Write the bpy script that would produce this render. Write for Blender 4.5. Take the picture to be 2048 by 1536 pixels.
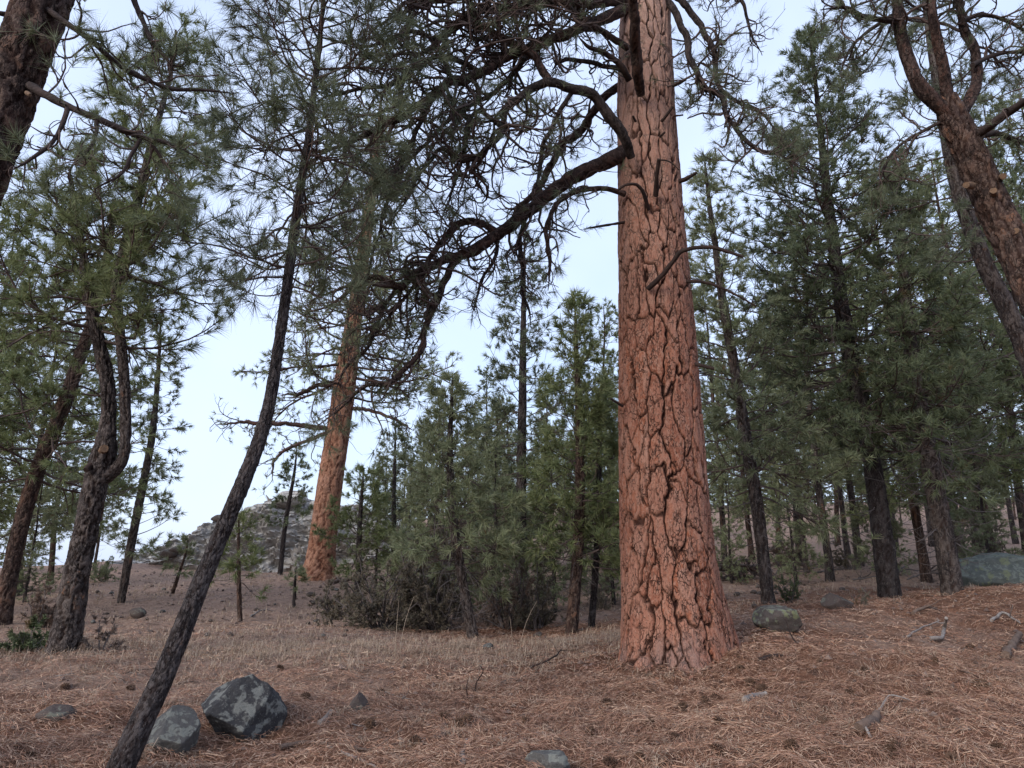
import bpy, math
import numpy as np
from math import radians as R_, sin, cos, pi

for o in list(bpy.data.objects):
    bpy.data.objects.remove(o)
scn = bpy.context.scene
COL = scn.collection

# ------------------------------------------------------------------ camera
CAM = np.array([0.0, 0.0, 1.55])
PITCH = R_(13.8)
F = 1479.0                                   # focal length in photograph pixels (2048 wide)
cam_d = bpy.data.cameras.new('camera')
cam_d.sensor_width = 36.0
cam_d.lens = 36.0 * F / 2048.0
cam_d.clip_end = 3000.0
cam_d.clip_start = 0.05
cam = bpy.data.objects.new('camera', cam_d)
COL.objects.link(cam)
cam.location = CAM
cam.rotation_euler = (pi / 2 + PITCH, 0, 0)
scn.camera = cam

# ------------------------------------------------------------------ sky, sun, exposure
SUN_EL, SUN_AZ = R_(28), R_(220)             # azimuth clockwise from +Y: behind the camera, to the left
world = bpy.data.worlds.new('World')
scn.world = world
world.use_nodes = True
wt = world.node_tree
wt.nodes.clear()
wo = wt.nodes.new('ShaderNodeOutputWorld')
bg = wt.nodes.new('ShaderNodeBackground')
sky = wt.nodes.new('ShaderNodeTexSky')
sky.sky_type = 'NISHITA'
sky.sun_disc = False
sky.sun_elevation = SUN_EL
sky.sun_rotation = SUN_AZ
sky.air_density = 1.0
sky.dust_density = 2.0
sky.ozone_density = 1.5
wc = wt.nodes.new('ShaderNodeTexCoord')
wn = wt.nodes.new('ShaderNodeTexNoise')
wn.inputs['Scale'].default_value = 2.2
wn.inputs['Detail'].default_value = 4
wn.inputs['Roughness'].default_value = 0.5
wr = wt.nodes.new('ShaderNodeMapRange')      # thin high cloud veil, uneven
wr.inputs[1].default_value = 0.3; wr.inputs[2].default_value = 0.7
wr.inputs[3].default_value = 0.5; wr.inputs[4].default_value = 0.9
wm = wt.nodes.new('ShaderNodeMix'); wm.data_type = 'RGBA'
wm.inputs[7].default_value = (4.4, 5.15, 6.9, 1)
wt.links.new(wc.outputs['Generated'], wn.inputs['Vector'])
wt.links.new(wn.outputs['Fac'], wr.inputs[0])
wt.links.new(wr.outputs[0], wm.inputs[0])
wt.links.new(sky.outputs[0], wm.inputs[6])
wt.links.new(wm.outputs[2], bg.inputs['Color'])
bg.inputs['Strength'].default_value = 0.13
wt.links.new(bg.outputs[0], wo.inputs['Surface'])

sun_d = bpy.data.lights.new('sun', 'SUN')
sun_d.energy = 1.5
sun_d.angle = R_(24)
sun_d.color = (1.0, 0.95, 0.88)
sun = bpy.data.objects.new('sun', sun_d)
COL.objects.link(sun)
from mathutils import Vector
sd = Vector((sin(SUN_AZ) * cos(SUN_EL), cos(SUN_AZ) * cos(SUN_EL), sin(SUN_EL)))
sun.rotation_euler = sd.to_track_quat('Z', 'Y').to_euler()
sun.location = (-20, -20, 30)
vs = scn.view_settings
vs.view_transform = 'Standard'; vs.look = 'None'; vs.gamma = 1.0
vs.exposure = 0.78
vs.use_curve_mapping = False

# ------------------------------------------------------------------ helpers: pixels, noise, ground
FWD = np.array([0, cos(PITCH), sin(PITCH)])
UP = np.array([0, -sin(PITCH), cos(PITCH)])

def ray(px, py):
    return FWD + (px - 1024) / F * np.array([1.0, 0, 0]) - (py - 768) / F * UP

def at(px, py, Y):
    d = ray(px, py)
    return CAM + d * (Y / d[1])

def rad_at(rpx, p):
    return rpx * float(np.dot(np.asarray(p) - CAM, FWD)) / F

def _h(i, j, k, seed):
    n = (i.astype(np.uint32) * np.uint32(374761393) + j.astype(np.uint32) * np.uint32(668265263)
         + k.astype(np.uint32) * np.uint32(2246822519) + np.uint32((seed * 3266489917) & 0xffffffff))
    n = (n ^ (n >> np.uint32(13))) * np.uint32(1274126177)
    n = n ^ (n >> np.uint32(16))
    return (n & np.uint32(0xffff)).astype(np.float64) / 65535.0

def vnoise(p, seed=0):
    p = np.asarray(p, dtype=np.float64)
    f = np.floor(p); t = p - f; t = t * t * (3 - 2 * t)
    i, j, k = (f[:, a].astype(np.int64) for a in range(3))
    out = 0
    for di in (0, 1):
        for dj in (0, 1):
            for dk in (0, 1):
                w = (t[:, 0] if di else 1 - t[:, 0]) * (t[:, 1] if dj else 1 - t[:, 1]) * (t[:, 2] if dk else 1 - t[:, 2])
                out = out + w * _h(i + di, j + dj, k + dk, seed)
    return out * 2 - 1

def fbm(p, seed=0, octv=4, gain=0.5):
    s, a, tot = 0, 1.0, 0
    p = np.asarray(p, dtype=np.float64)
    for o in range(octv):
        s = s + a * vnoise(p, seed + o * 17); tot += a
        p = p * 2.03 + 11.3; a *= gain
    return s / tot

def sstep(a, b, x):
    t = np.clip((x - a) / (b - a), 0, 1)
    return t * t * (3 - 2 * t)

# ground height: control points read off the photograph with estimated distances, thin plate spline
CTRL_PX = [(0, 1536, 5.2), (500, 1536, 5.4), (1024, 1536, 5.5), (1500, 1536, 5.4), (2048, 1536, 5.2),
           (470, 1440, 6.9), (1350, 1322, 9.5), (1470, 1285, 9.6), (1024, 1400, 7.9), (700, 1290, 12.5),
           (1000, 1290, 12.8), (125, 1308, 10.2), (-300, 1330, 10), (1140, 1270, 14.5), (950, 1278, 14),
           (1540, 1212, 13.5), (1780, 1200, 14.5), (2040, 1188, 13.0), (2400, 1190, 13), (2048, 1350, 8.2), (1750, 1300, 9.5),
           (2500, 1400, 8.2),
           (630, 1160, 28), (480, 1250, 17), (300, 1190, 23), (800, 1180, 26), (1100, 1160, 27), (20, 1215, 20),
           (-300, 1210, 25), (1660, 1160, 25), (1850, 1162, 25), (2050, 1150, 25), (1500, 1140, 28), (2500, 1140, 28),
           (300, 1145, 34), (420, 1148, 37), (520, 1152, 37), (640, 1130, 40), (100, 1150, 34), (270, 1122, 42), (900, 1080, 48), (1300, 1070, 50), (1700, 1080, 50),
           (2100, 1080, 50), (2800, 1080, 50), (-400, 1160, 40)]
ctrl = [at(*c) for c in CTRL_PX]
ctrl += [np.array(c, float) for c in [(0, 0, 0), (-4, 0, 0), (4, 0, 0), (0, -8, -0.2), (12, 0, 0.2), (-12, 0, 0.0), (-15, -15, -0.5), (15, -15, 0.2),
         (0, 85, 8.6), (25, 85, 9.5), (60, 85, 9.5), (-14, 62, 2.0), (-40, 70, -1), (-80, 60, -2), (100, 60, 7), (60, 20, 3), (-60, 20, 0),
         (0, 130, 10), (60, 130, 11), (-60, 130, -2), (-100, 130, -4), (120, 130, 8)]]
ctrl = np.array(ctrl)
def _tps(r2):
    return 0.5 * r2 * np.log(r2 + 1e-9)
_n = len(ctrl)
_K = _tps(((ctrl[:, None, :2] - ctrl[None, :, :2]) ** 2).sum(-1)) + np.eye(_n) * 0.6
_Pm = np.c_[np.ones(_n), ctrl[:, :2]]
_A = np.block([[_K, _Pm], [_Pm.T, np.zeros((3, 3))]])
_W = np.linalg.solve(_A, np.r_[ctrl[:, 2], np.zeros(3)])

def G0(x, y):
    x = np.asarray(x, float); y = np.asarray(y, float)
    xc = np.clip(x, -110, 110); yc = np.clip(y, -20, 135)
    sh = x.shape; xc = xc.ravel(); yc = yc.ravel()
    out = np.zeros(xc.size)
    for a in range(0, xc.size, 40000):
        r2 = (xc[a:a + 40000, None] - ctrl[None, :, 0]) ** 2 + (yc[a:a + 40000, None] - ctrl[None, :, 1]) ** 2
        out[a:a + 40000] = _tps(r2) @ _W[:_n] + _W[_n] + _W[_n + 1] * xc[a:a + 40000] + _W[_n + 2] * yc[a:a + 40000]
    cap = 1.55 + 0.075 * np.hypot(xc, yc)                # the far hillside never climbs higher than this line of sight
    out = cap - np.logaddexp(0, (cap - out) * 2.0) / 2.0
    return out.reshape(sh)

def G(x, y):
    x = np.asarray(x, float); y = np.asarray(y, float)
    sh = np.broadcast(x, y).shape
    x = np.broadcast_to(x, sh); y = np.broadcast_to(y, sh)
    z = G0(x, y)
    p = np.c_[x.ravel(), y.ravel(), np.zeros(x.size)]
    mound = 0.07 * np.exp(-((x - 2.12) ** 2 + (y - 9.4) ** 2) / 1.1) + 0.10 * np.exp(-((x + 1.9) ** 2 + (y - 7.2) ** 2) / 0.5)
    z = z + mound
    b = 0.10 * fbm(p * 0.55, 5, 3) + 0.06 * fbm(p * 2.3, 9, 2) + 0.05 * fbm(p * 5.5, 21, 2)
    return z + b.reshape(sh)

def gpix(px, py):
    d = ray(px, py)
    ts = np.concatenate([np.arange(3, 30, 0.02), np.arange(30, 140, 0.2)])
    q = CAM[None] + d[None] * ts[:, None]
    h = G(q[:, 0], q[:, 1])
    k = np.argmax(q[:, 2] < h)
    p = q[k].copy(); p[2] = h[k]
    return p

# ------------------------------------------------------------------ helpers: meshes
class Buf:
    def __init__(self):
        self.v, self.q, self.t, self.n = [], [], [], 0
        self.attr = {}
    def add(self, v, q=None, t=None, **attr):
        v = np.asarray(v, float).reshape(-1, 3)
        if q is not None and len(q): self.q.append(np.asarray(q).reshape(-1, 4) + self.n)
        if t is not None and len(t): self.t.append(np.asarray(t).reshape(-1, 3) + self.n)
        self.v.append(v); self.n += len(v)
        for k, a in attr.items(): self.attr.setdefault(k, []).append(np.asarray(a, float).ravel())
    def mesh(self, name, mat, base=(0, 0, 0), smooth=True):
        me = bpy.data.meshes.new(name)
        V = np.concatenate(self.v) - np.asarray(base, float)
        Q = np.concatenate(self.q) if self.q else np.zeros((0, 4), int)
        T = np.concatenate(self.t) if self.t else np.zeros((0, 3), int)
        me.vertices.add(len(V)); me.vertices.foreach_set('co', V.astype(np.float32).ravel())
        L = np.concatenate([Q.ravel(), T.ravel()]).astype(np.int32)
        me.loops.add(len(L)); me.loops.foreach_set('vertex_index', L)
        st = np.concatenate([np.arange(len(Q)) * 4, len(Q) * 4 + np.arange(len(T)) * 3]).astype(np.int32)
        me.polygons.add(len(st)); me.polygons.foreach_set('loop_start', st)
        me.polygons.foreach_set('use_smooth', np.full(len(st), bool(smooth)))
        for k, a in self.attr.items():
            at_ = me.attributes.new(k, 'FLOAT', 'POINT')
            at_.data.foreach_set('value', np.concatenate(a).astype(np.float32))
        me.update(calc_edges=True)
        if mat is not None: me.materials.append(mat)
        return me

def link(name, me, parent=None, loc=None, kind=None):
    o = bpy.data.objects.new(name, me)
    COL.objects.link(o)
    if parent is not None: o.parent = parent
    if loc is not None: o.location = loc
    if kind: o['kind'] = kind
    return o

def thing(name, loc, label, cat, group=None):
    o = bpy.data.objects.new(name, None)
    o.empty_display_size = 0.2
    COL.objects.link(o)
    o.location = loc
    o['label'] = label; o['category'] = cat
    if group: o['group'] = group
    return o

def tag(o, label, cat, group=None):
    o['label'] = label; o['category'] = cat
    if group: o['group'] = group
    return o

def norm(v):
    return v / np.maximum(np.linalg.norm(v, axis=-1, keepdims=True), 1e-9)

def frames(P):
    """P (N,K,3) -> tangent, normal, binormal by parallel transport"""
    T = norm(np.gradient(P, axis=1))
    ref = np.where(np.abs(T[:, :1, 2:3]) > 0.8, np.array([1.0, 0, 0]), np.array([0, 0, 1.0]))[:, 0]
    n = norm(ref - (ref * T[:, 0]).sum(-1, keepdims=True) * T[:, 0])
    Ns = [n]
    for k in range(1, P.shape[1]):
        t = T[:, k]
        n = norm(n - (n * t).sum(-1, keepdims=True) * t)
        Ns.append(n)
    Nn = np.stack(Ns, 1)
    return T, Nn, np.cross(T, Nn)

def tubes(buf, P, Rd, S=4, cap=False, rough=0.0, seed=0):
    N, K = P.shape[:2]
    T, A, B = frames(P)
    th = np.arange(S) / S * 2 * pi
    rr = Rd[:, :, None, None]
    ring = A[:, :, None] * np.cos(th)[None, None, :, None] + B[:, :, None] * np.sin(th)[None, None, :, None]
    V = P[:, :, None] + ring * rr
    if rough:
        nz = fbm(V.reshape(-1, 3) * 22, seed, 2).reshape(N, K, S, 1)
        V = V + ring * rr * rough * nz
    idx = np.arange(N * K * S).reshape(N, K, S)
    a = idx[:, :-1]; b = idx[:, 1:]
    q = np.stack([a, np.roll(a, -1, 2), np.roll(b, -1, 2), b], -1).reshape(-1, 4)
    buf.add(V.reshape(-1, 3), q)
    if cap:
        for i in range(N):
            for k, fl in ((0, True), (K - 1, False)):
                c = V[i, k]; m = len(c)
                vv = np.vstack([c, c.mean(0)])
                tt = [((j + 1) % m, j, m) if fl else (j, (j + 1) % m, m) for j in range(m)]
                buf.add(vv, None, tt)

def catmull(pts, n):
    """smooth resample of rows of pts (any columns) to n rows, even in chord length of the first 3 columns"""
    pts = np.asarray(pts, float)
    P = np.vstack([2 * pts[0] - pts[1], pts, 2 * pts[-1] - pts[-2]])
    out = []
    m = 14
    for i in range(1, len(P) - 2):
        t = np.linspace(0, 1, m, endpoint=False)[:, None]
        p0, p1, p2, p3 = P[i - 1], P[i], P[i + 1], P[i + 2]
        out.append(0.5 * (2 * p1 + (p2 - p0) * t + (2 * p0 - 5 * p1 + 4 * p2 - p3) * t ** 2 + (3 * p1 - p0 - 3 * p2 + p3) * t ** 3))
    out.append(pts[-1:])
    out = np.vstack(out)
    s = np.r_[0, np.cumsum(np.linalg.norm(np.diff(out[:, :3], axis=0), axis=1))]
    u = np.linspace(0, s[-1], n)
    return np.stack([np.interp(u, s, out[:, c]) for c in range(out.shape[1])], 1)

def plen(P):
    return np.linalg.norm(np.diff(P, axis=1), axis=2).sum(1)

def sample(P, idx, t):
    K = P.shape[1]
    f = np.clip(t, 0, 0.9999) * (K - 1); i = f.astype(int); w = (f - i)[:, None]
    a = P[idx, i]; b = P[idx, i + 1]
    return a * (1 - w) + b * w, norm(b - a), i

def sprout(rng, P, Rd, dens, trange, ang, lenf, K, wig=0.25, grav=0.0, up=0.0, flat=0.0, rfac=0.5, rmin=0.002, nmin=1, rlen=0.0):
    """children growing from parents P (N,Kp,3).  Returns (M,K,3), radii (M,K), parent t"""
    L = plen(P)
    cnt = np.maximum(nmin, rng.poisson(L * dens * (trange[1] - trange[0])))
    idx = np.repeat(np.arange(len(P)), cnt)
    M = len(idx)
    t = rng.uniform(trange[0], trange[1], M)
    p, tan, ki = sample(P, idx, t)
    az = rng.normal(size=(M, 3)); az[:, 2] *= (1 - flat)
    perp = norm(az - (az * tan).sum(-1, keepdims=True) * tan)
    a = rng.uniform(ang[0], ang[1], M)[:, None]
    d = norm(np.cos(a) * tan + np.sin(a) * perp)
    ln = lenf(t, L[idx], rng)
    r0 = np.clip(Rd[idx, ki] * rfac + ln * rlen, rmin, None)
    r0 = np.minimum(r0, Rd[idx, ki] * 0.9)
    pts = [p]
    w = rng.normal(size=(M, 3)) * wig
    for k in range(1, K):
        w = 0.55 * w + rng.normal(size=(M, 3)) * wig * 0.8
        f = k / (K - 1)
        d = norm(d + w + np.array([0, 0, 1.0]) * (up * f - grav * (1 - f)))
        p = p + d * (ln / (K - 1))[:, None]
        pts.append(p)
    C = np.stack(pts, 1)
    taper = np.linspace(1, 0.35, K)[None]
    return C, r0[:, None] * taper, t

def tufts(buf, rng, P, D, m, ln, wd, spread=(0.12, 1.2), back=0.1, tipw=0.12):
    """fans of single needles around twig ends P (N,3) heading D (N,3)"""
    N = len(P)
    if N == 0: return
    D = norm(D)
    az = rng.normal(size=(N, m, 3))
    dd = D[:, None]
    perp = norm(az - (az * dd).sum(-1, keepdims=True) * dd)
    a = rng.uniform(spread[0], spread[1], (N, m, 1))
    dirv = np.cos(a) * dd + np.sin(a) * perp
    base = P[:, None] - dd * (rng.uniform(0, 1, (N, m, 1)) * back)
    l = ln * rng.uniform(0.65, 1.1, (N, m, 1)) * rng.uniform(0.75, 1.15, (N, 1, 1))
    tip = base + dirv * l + np.array([0, 0, -0.12]) * l
    sd_ = norm(np.cross(dirv, rng.normal(size=(N, m, 3))))
    w = wd * rng.uniform(0.7, 1.2, (N, m, 1))
    V = np.stack([base - sd_ * w * 0.5, base + sd_ * w * 0.5, tip], 2)
    buf.add(V.reshape(-1, 3), None, np.arange(N * m * 3).reshape(-1, 3))

def tips(P):
    return P[:, -1], norm(P[:, -1] - P[:, -2])

# ------------------------------------------------------------------ materials
def mat(name):
    m = bpy.data.materials.new(name); m.use_nodes = True
    nt = m.node_tree
    b = nt.nodes['Principled BSDF']
    return m, nt, b

def N_(nt, kind, **kw):
    n = nt.nodes.new(kind)
    for k, v in kw.items(): setattr(n, k, v)
    return n

def ramp(nt, fac, stops):
    r = nt.nodes.new('ShaderNodeValToRGB')
    els = r.color_ramp.elements
    while len(els) > 1: els.remove(els[-1])
    els[0].position = stops[0][0]; els[0].color = (*stops[0][1], 1)
    for p, c in stops[1:]:
        e = els.new(p); e.color = (*c, 1)
    nt.links.new(fac, r.inputs[0])
    return r.outputs[0]

def noise(nt, scale, detail=3, rough=0.55, vec=None, dist=0.0):
    n = nt.nodes.new('ShaderNodeTexNoise')
    n.inputs['Scale'].default_value = scale; n.inputs['Detail'].default_value = detail
    n.inputs['Roughness'].default_value = rough; n.inputs['Distortion'].default_value = dist
    if vec is not None: nt.links.new(vec, n.inputs['Vector'])
    return n.outputs['Fac']

def mix(nt, fac, a, b, typ='MIX'):
    m = nt.nodes.new('ShaderNodeMix'); m.data_type = 'RGBA'; m.blend_type = typ
    for sock, val in ((m.inputs[0], fac), (m.inputs[6], a), (m.inputs[7], b)):
        if isinstance(val, (int, float)): sock.default_value = val
        elif isinstance(val, tuple): sock.default_value = (*val, 1)
        else: nt.links.new(val, sock)
    return m.outputs[2]

def mapr(nt, v, a, b, c=0.0, d=1.0):
    m = nt.nodes.new('ShaderNodeMapRange')
    m.inputs[1].default_value = a; m.inputs[2].default_value = b; m.inputs[3].default_value = c; m.inputs[4].default_value = d
    nt.links.new(v, m.inputs[0])
    return m.outputs[0]

def bump(nt, b, h, strength, dist):
    n = nt.nodes.new('ShaderNodeBump')
    n.inputs['Strength'].default_value = strength; n.inputs['Distance'].default_value = dist
    nt.links.new(h, n.inputs['Height']); nt.links.new(n.outputs[0], b.inputs['Normal'])

def attr(nt, name):
    n = nt.nodes.new('ShaderNodeAttribute'); n.attribute_name = name
    return n.outputs['Fac']

def geo(nt):
    return nt.nodes.new('ShaderNodeNewGeometry')

def objpos(nt, stretch=(1, 1, 1)):
    t = nt.nodes.new('ShaderNodeTexCoord')
    mp = nt.nodes.new('ShaderNodeMapping'); mp.inputs['Scale'].default_value = stretch
    nt.links.new(t.outputs['Object'], mp.inputs[0])
    return mp.outputs[0]

def bark_mat(name, plate, furrow, grey, flake, greyamt=0.4, basegrey=False):
    """plates with their own tints, darker weathered furrow cork, flaky grain"""
    m, nt, b = mat(name)
    pr = attr(nt, 'plate'); fu = attr(nt, 'furrow')
    vec = objpos(nt, (1, 1, 0.45))
    c = ramp(nt, pr, plate)
    fl = noise(nt, 34, 4, 0.7, vec)
    c = mix(nt, mapr(nt, fl, 0.50, 0.58), c, flake)
    big = noise(nt, 5.5, 5, 0.65, vec)
    c = mix(nt, mapr(nt, big, 0.5, 0.72, 0, greyamt), c, grey)
    wv = nt.nodes.new('ShaderNodeTexVoronoi'); wv.feature = 'DISTANCE_TO_EDGE'; wv.inputs['Scale'].default_value = 26
    dv = nt.nodes.new('ShaderNodeVectorMath'); dv.operation = 'MULTIPLY_ADD'; dv.inputs[1].default_value = (0.09, 0.09, 0.09)
    nq = nt.nodes.new('ShaderNodeTexNoise'); nq.inputs['Scale'].default_value = 16; nt.links.new(vec, nq.inputs['Vector'])
    nt.links.new(nq.outputs['Color'], dv.inputs[0]); nt.links.new(vec, dv.inputs[2]); nt.links.new(dv.outputs[0], wv.inputs['Vector'])
    gate = mapr(nt, noise(nt, 11, 2, 0.5, vec), 0.42, 0.58, 0.05, 0.85)
    lines = nt.nodes.new('ShaderNodeMath'); lines.operation = 'MULTIPLY'
    nt.links.new(mapr(nt, wv.outputs['Distance'], 0.09, 0.02), lines.inputs[0]); nt.links.new(gate, lines.inputs[1])
    c = mix(nt, lines.outputs[0], c, furrow[1])
    pits = noise(nt, 60, 3, 0.7, objpos(nt, (1, 1, 0.7)))
    c = mix(nt, mapr(nt, pits, 0.56, 0.68, 0, 0.8), c, furrow[1])
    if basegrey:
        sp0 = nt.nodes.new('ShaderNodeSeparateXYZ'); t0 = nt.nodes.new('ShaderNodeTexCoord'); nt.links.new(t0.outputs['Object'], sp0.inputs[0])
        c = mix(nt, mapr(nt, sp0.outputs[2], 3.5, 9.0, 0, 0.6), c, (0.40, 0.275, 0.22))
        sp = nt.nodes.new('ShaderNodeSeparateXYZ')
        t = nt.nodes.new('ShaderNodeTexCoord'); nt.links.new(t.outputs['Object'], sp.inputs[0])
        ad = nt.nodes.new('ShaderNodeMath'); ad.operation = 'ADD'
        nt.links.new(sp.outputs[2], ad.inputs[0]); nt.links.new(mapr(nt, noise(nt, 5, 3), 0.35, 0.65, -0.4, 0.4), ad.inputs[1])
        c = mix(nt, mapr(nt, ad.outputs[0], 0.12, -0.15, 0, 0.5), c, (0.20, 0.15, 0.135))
    fc = mix(nt, noise(nt, 18, 3, 0.6, vec), furrow[0], furrow[1])
    c = mix(nt, fu, c, fc)
    nt.links.new(c, b.inputs['Base Color'])
    b.inputs['Roughness'].default_value = 0.9
    b.inputs['Specular IOR Level'].default_value = 0.15
    hgt = mix(nt, lines.outputs[0], mix(nt, 0.5, fl, pits), (0.0, 0.0, 0.0))
    bump(nt, b, hgt, 1.0, 0.03)
    return m

M_BARK_ORANGE = bark_mat('orange_bark',
    [(0.0, (0.24, 0.088, 0.052)), (0.3, (0.31, 0.125, 0.078)), (0.55, (0.36, 0.17, 0.115)), (0.75, (0.31, 0.11, 0.06)), (1, (0.42, 0.23, 0.165))],
    ((0.045, 0.016, 0.011), (0.016, 0.008, 0.007)), (0.37, 0.225, 0.17), (0.37, 0.19, 0.13), 0.45, True)
M_BARK_FAR = bark_mat('far_orange_bark',  # paler orange bark colour of the far ponderosa
    [(0.0, (0.31, 0.14, 0.085)), (0.5, (0.39, 0.195, 0.125)), (1, (0.43, 0.235, 0.165))],
    ((0.15, 0.05, 0.028), (0.08, 0.032, 0.022)), (0.44, 0.28, 0.21), (0.40, 0.21, 0.13), 0.4)
M_BARK_DARK = bark_mat('dark_bark',
    [(0.0, (0.022, 0.018, 0.018)), (0.5, (0.045, 0.037, 0.036)), (0.9, (0.075, 0.064, 0.062)), (1, (0.08, 0.05, 0.038))],
    ((0.035, 0.02, 0.017), (0.014, 0.011, 0.011)), (0.10, 0.09, 0.09), (0.085, 0.07, 0.066), 0.3)
M_BARK_GREY = bark_mat('grey_flaky_bark',
    [(0.0, (0.028, 0.023, 0.022)), (0.45, (0.06, 0.048, 0.045)), (0.75, (0.12, 0.095, 0.083)), (0.88, (0.07, 0.052, 0.046)), (1, (0.20, 0.105, 0.064))],
    ((0.05, 0.028, 0.021), (0.018, 0.014, 0.013)), (0.16, 0.14, 0.13), (0.13, 0.105, 0.094), 0.3)
M_BARK_BROWN = bark_mat('brown_flaky_bark',
    [(0.0, (0.030, 0.020, 0.017)), (0.5, (0.060, 0.037, 0.031)), (0.8, (0.111, 0.066, 0.049)), (1, (0.178, 0.085, 0.049))],
    ((0.043, 0.019, 0.014), (0.017, 0.011, 0.009)), (0.119, 0.102, 0.093), (0.119, 0.081, 0.064), 0.3)
M_LIMB_BARK = bark_mat('limb_plates',
    [(0.0, (0.030, 0.021, 0.019)), (0.5, (0.06, 0.036, 0.030)), (0.8, (0.10, 0.052, 0.039)), (1, (0.075, 0.058, 0.052))],
    ((0.03, 0.016, 0.013), (0.014, 0.010, 0.009)), (0.10, 0.085, 0.078), (0.085, 0.058, 0.048), 0.4)
M_LIMB_BARK_DARK = bark_mat('dark_limb_plates',
    [(0.0, (0.020, 0.016, 0.015)), (0.5, (0.040, 0.030, 0.028)), (0.8, (0.060, 0.042, 0.037)), (1, (0.055, 0.048, 0.045))],
    ((0.02, 0.012, 0.011), (0.011, 0.009, 0.008)), (0.085, 0.075, 0.07), (0.06, 0.046, 0.041), 0.35)

def limb_mat(name, a, b_, c_, sc=7):
    m, nt, b = mat(name)
    vec = objpos(nt)
    c = mix(nt, mapr(nt, noise(nt, sc, 4, 0.6, vec), 0.35, 0.65), a, b_)
    c = mix(nt, mapr(nt, noise(nt, sc * 4, 3, 0.7, vec), 0.5, 0.75, 0, 0.7), c, c_)
    nt.links.new(c, b.inputs['Base Color'])
    b.inputs['Roughness'].default_value = 0.9; b.inputs['Specular IOR Level'].default_value = 0.15
    bump(nt, b, noise(nt, 30, 3, 0.7, vec), 0.7, 0.02)
    return m
M_LIMB = limb_mat('limb_bark', (0.105, 0.050, 0.038), (0.055, 0.041, 0.039), (0.028, 0.02, 0.018))
M_LIMB_DARK = limb_mat('dark_limb_bark', (0.052, 0.036, 0.032), (0.03, 0.023, 0.022), (0.085, 0.066, 0.06))
M_TWIG = limb_mat('twig_bark', (0.10, 0.068, 0.058), (0.066, 0.050, 0.046), (0.13, 0.10, 0.09), 3)
M_DEAD = limb_mat('dead_twig', (0.13, 0.11, 0.106), (0.075, 0.062, 0.06), (0.20, 0.175, 0.17), 4)
M_STUB = limb_mat('stub_bark', (0.045, 0.028, 0.024), (0.025, 0.017, 0.016), (0.07, 0.05, 0.035))
M_PALESTICK = limb_mat('weathered_stick', (0.27, 0.24, 0.22), (0.18, 0.15, 0.135), (0.11, 0.085, 0.07))
M_BROWNSTICK = limb_mat('brown_stick', (0.16, 0.11, 0.085), (0.09, 0.062, 0.05), (0.24, 0.18, 0.14))
M_CUT = limb_mat('cut_wood', (0.17, 0.105, 0.065), (0.10, 0.062, 0.042), (0.26, 0.18, 0.12), 20)

def needle_mat(name, cols, dead=0.03, trans=0.25, big=1.2):
    m, nt, b = mat(name)
    g = geo(nt)
    c = ramp(nt, g.outputs['Random Per Island'], [(i / max(1, len(cols) - 1), x) for i, x in enumerate(cols)])
    n = noise(nt, big, 2, 0.5, g.outputs['Position'])
    c = mix(nt, mapr(nt, n, 0.35, 0.7, 0, 0.4), c, cols[-1])
    if dead:
        n2 = noise(nt, big * 0.9 + 0.7, 2, 0.5, g.outputs['Position'])
        c = mix(nt, mapr(nt, n2, 0.70 - dead, 0.76 - dead, 0, 0.75), c, (0.20, 0.105, 0.05))
    nt.links.new(c, b.inputs['Base Color'])
    b.inputs['Roughness'].default_value = 0.55; b.inputs['Specular IOR Level'].default_value = 0.3
    tr = nt.nodes.new('ShaderNodeBsdfTranslucent'); nt.links.new(c, tr.inputs['Color'])
    ms = nt.nodes.new('ShaderNodeMixShader'); ms.inputs[0].default_value = trans
    out = [x for x in nt.nodes if x.type == 'OUTPUT_MATERIAL'][0]
    nt.links.new(b.outputs[0], ms.inputs[1]); nt.links.new(tr.outputs[0], ms.inputs[2]); nt.links.new(ms.outputs[0], out.inputs['Surface'])
    return m
M_NEEDLE = needle_mat('pine_needles', [(0.077, 0.096, 0.057), (0.133, 0.158, 0.087), (0.197, 0.209, 0.120), (0.127, 0.144, 0.089)], 0.0, 0.35)
M_NEEDLE_GREEN = needle_mat('green_pine_needles', [(0.109, 0.144, 0.061), (0.177, 0.212, 0.088), (0.249, 0.259, 0.123), (0.162, 0.183, 0.081)], 0.0, 0.35)
M_NEEDLE_PALE = needle_mat('pale_pine_needles', [(0.147, 0.177, 0.091), (0.229, 0.256, 0.134), (0.295, 0.306, 0.177), (0.214, 0.227, 0.129)], 0.02, 0.35)
M_NEEDLE_DARK = needle_mat('dark_pine_needles', [(0.090, 0.114, 0.061), (0.141, 0.171, 0.088), (0.187, 0.206, 0.109), (0.132, 0.153, 0.084)], 0.03, 0.35)
M_JUNIPER = needle_mat('juniper_foliage', [(0.101, 0.094, 0.066), (0.144, 0.131, 0.093), (0.187, 0.147, 0.106), (0.151, 0.119, 0.089)], 0.04)
M_JUNIPER_GREEN = needle_mat('green_juniper_foliage', [(0.055, 0.085, 0.03), (0.09, 0.12, 0.05), (0.11, 0.12, 0.06), (0.08, 0.085, 0.045)], 0.06)
M_BROWNBUSH = needle_mat('dry_bush_foliage', [(0.138, 0.085, 0.065), (0.179, 0.117, 0.089), (0.220, 0.165, 0.123), (0.152, 0.110, 0.089)], 0.0)
M_LITTER = needle_mat('fallen_needles', [(0.25, 0.115, 0.07), (0.43, 0.24, 0.15), (0.56, 0.40, 0.285), (0.36, 0.185, 0.115), (0.13, 0.07, 0.052)], 0.0, 0.1, 0.9)
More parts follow.
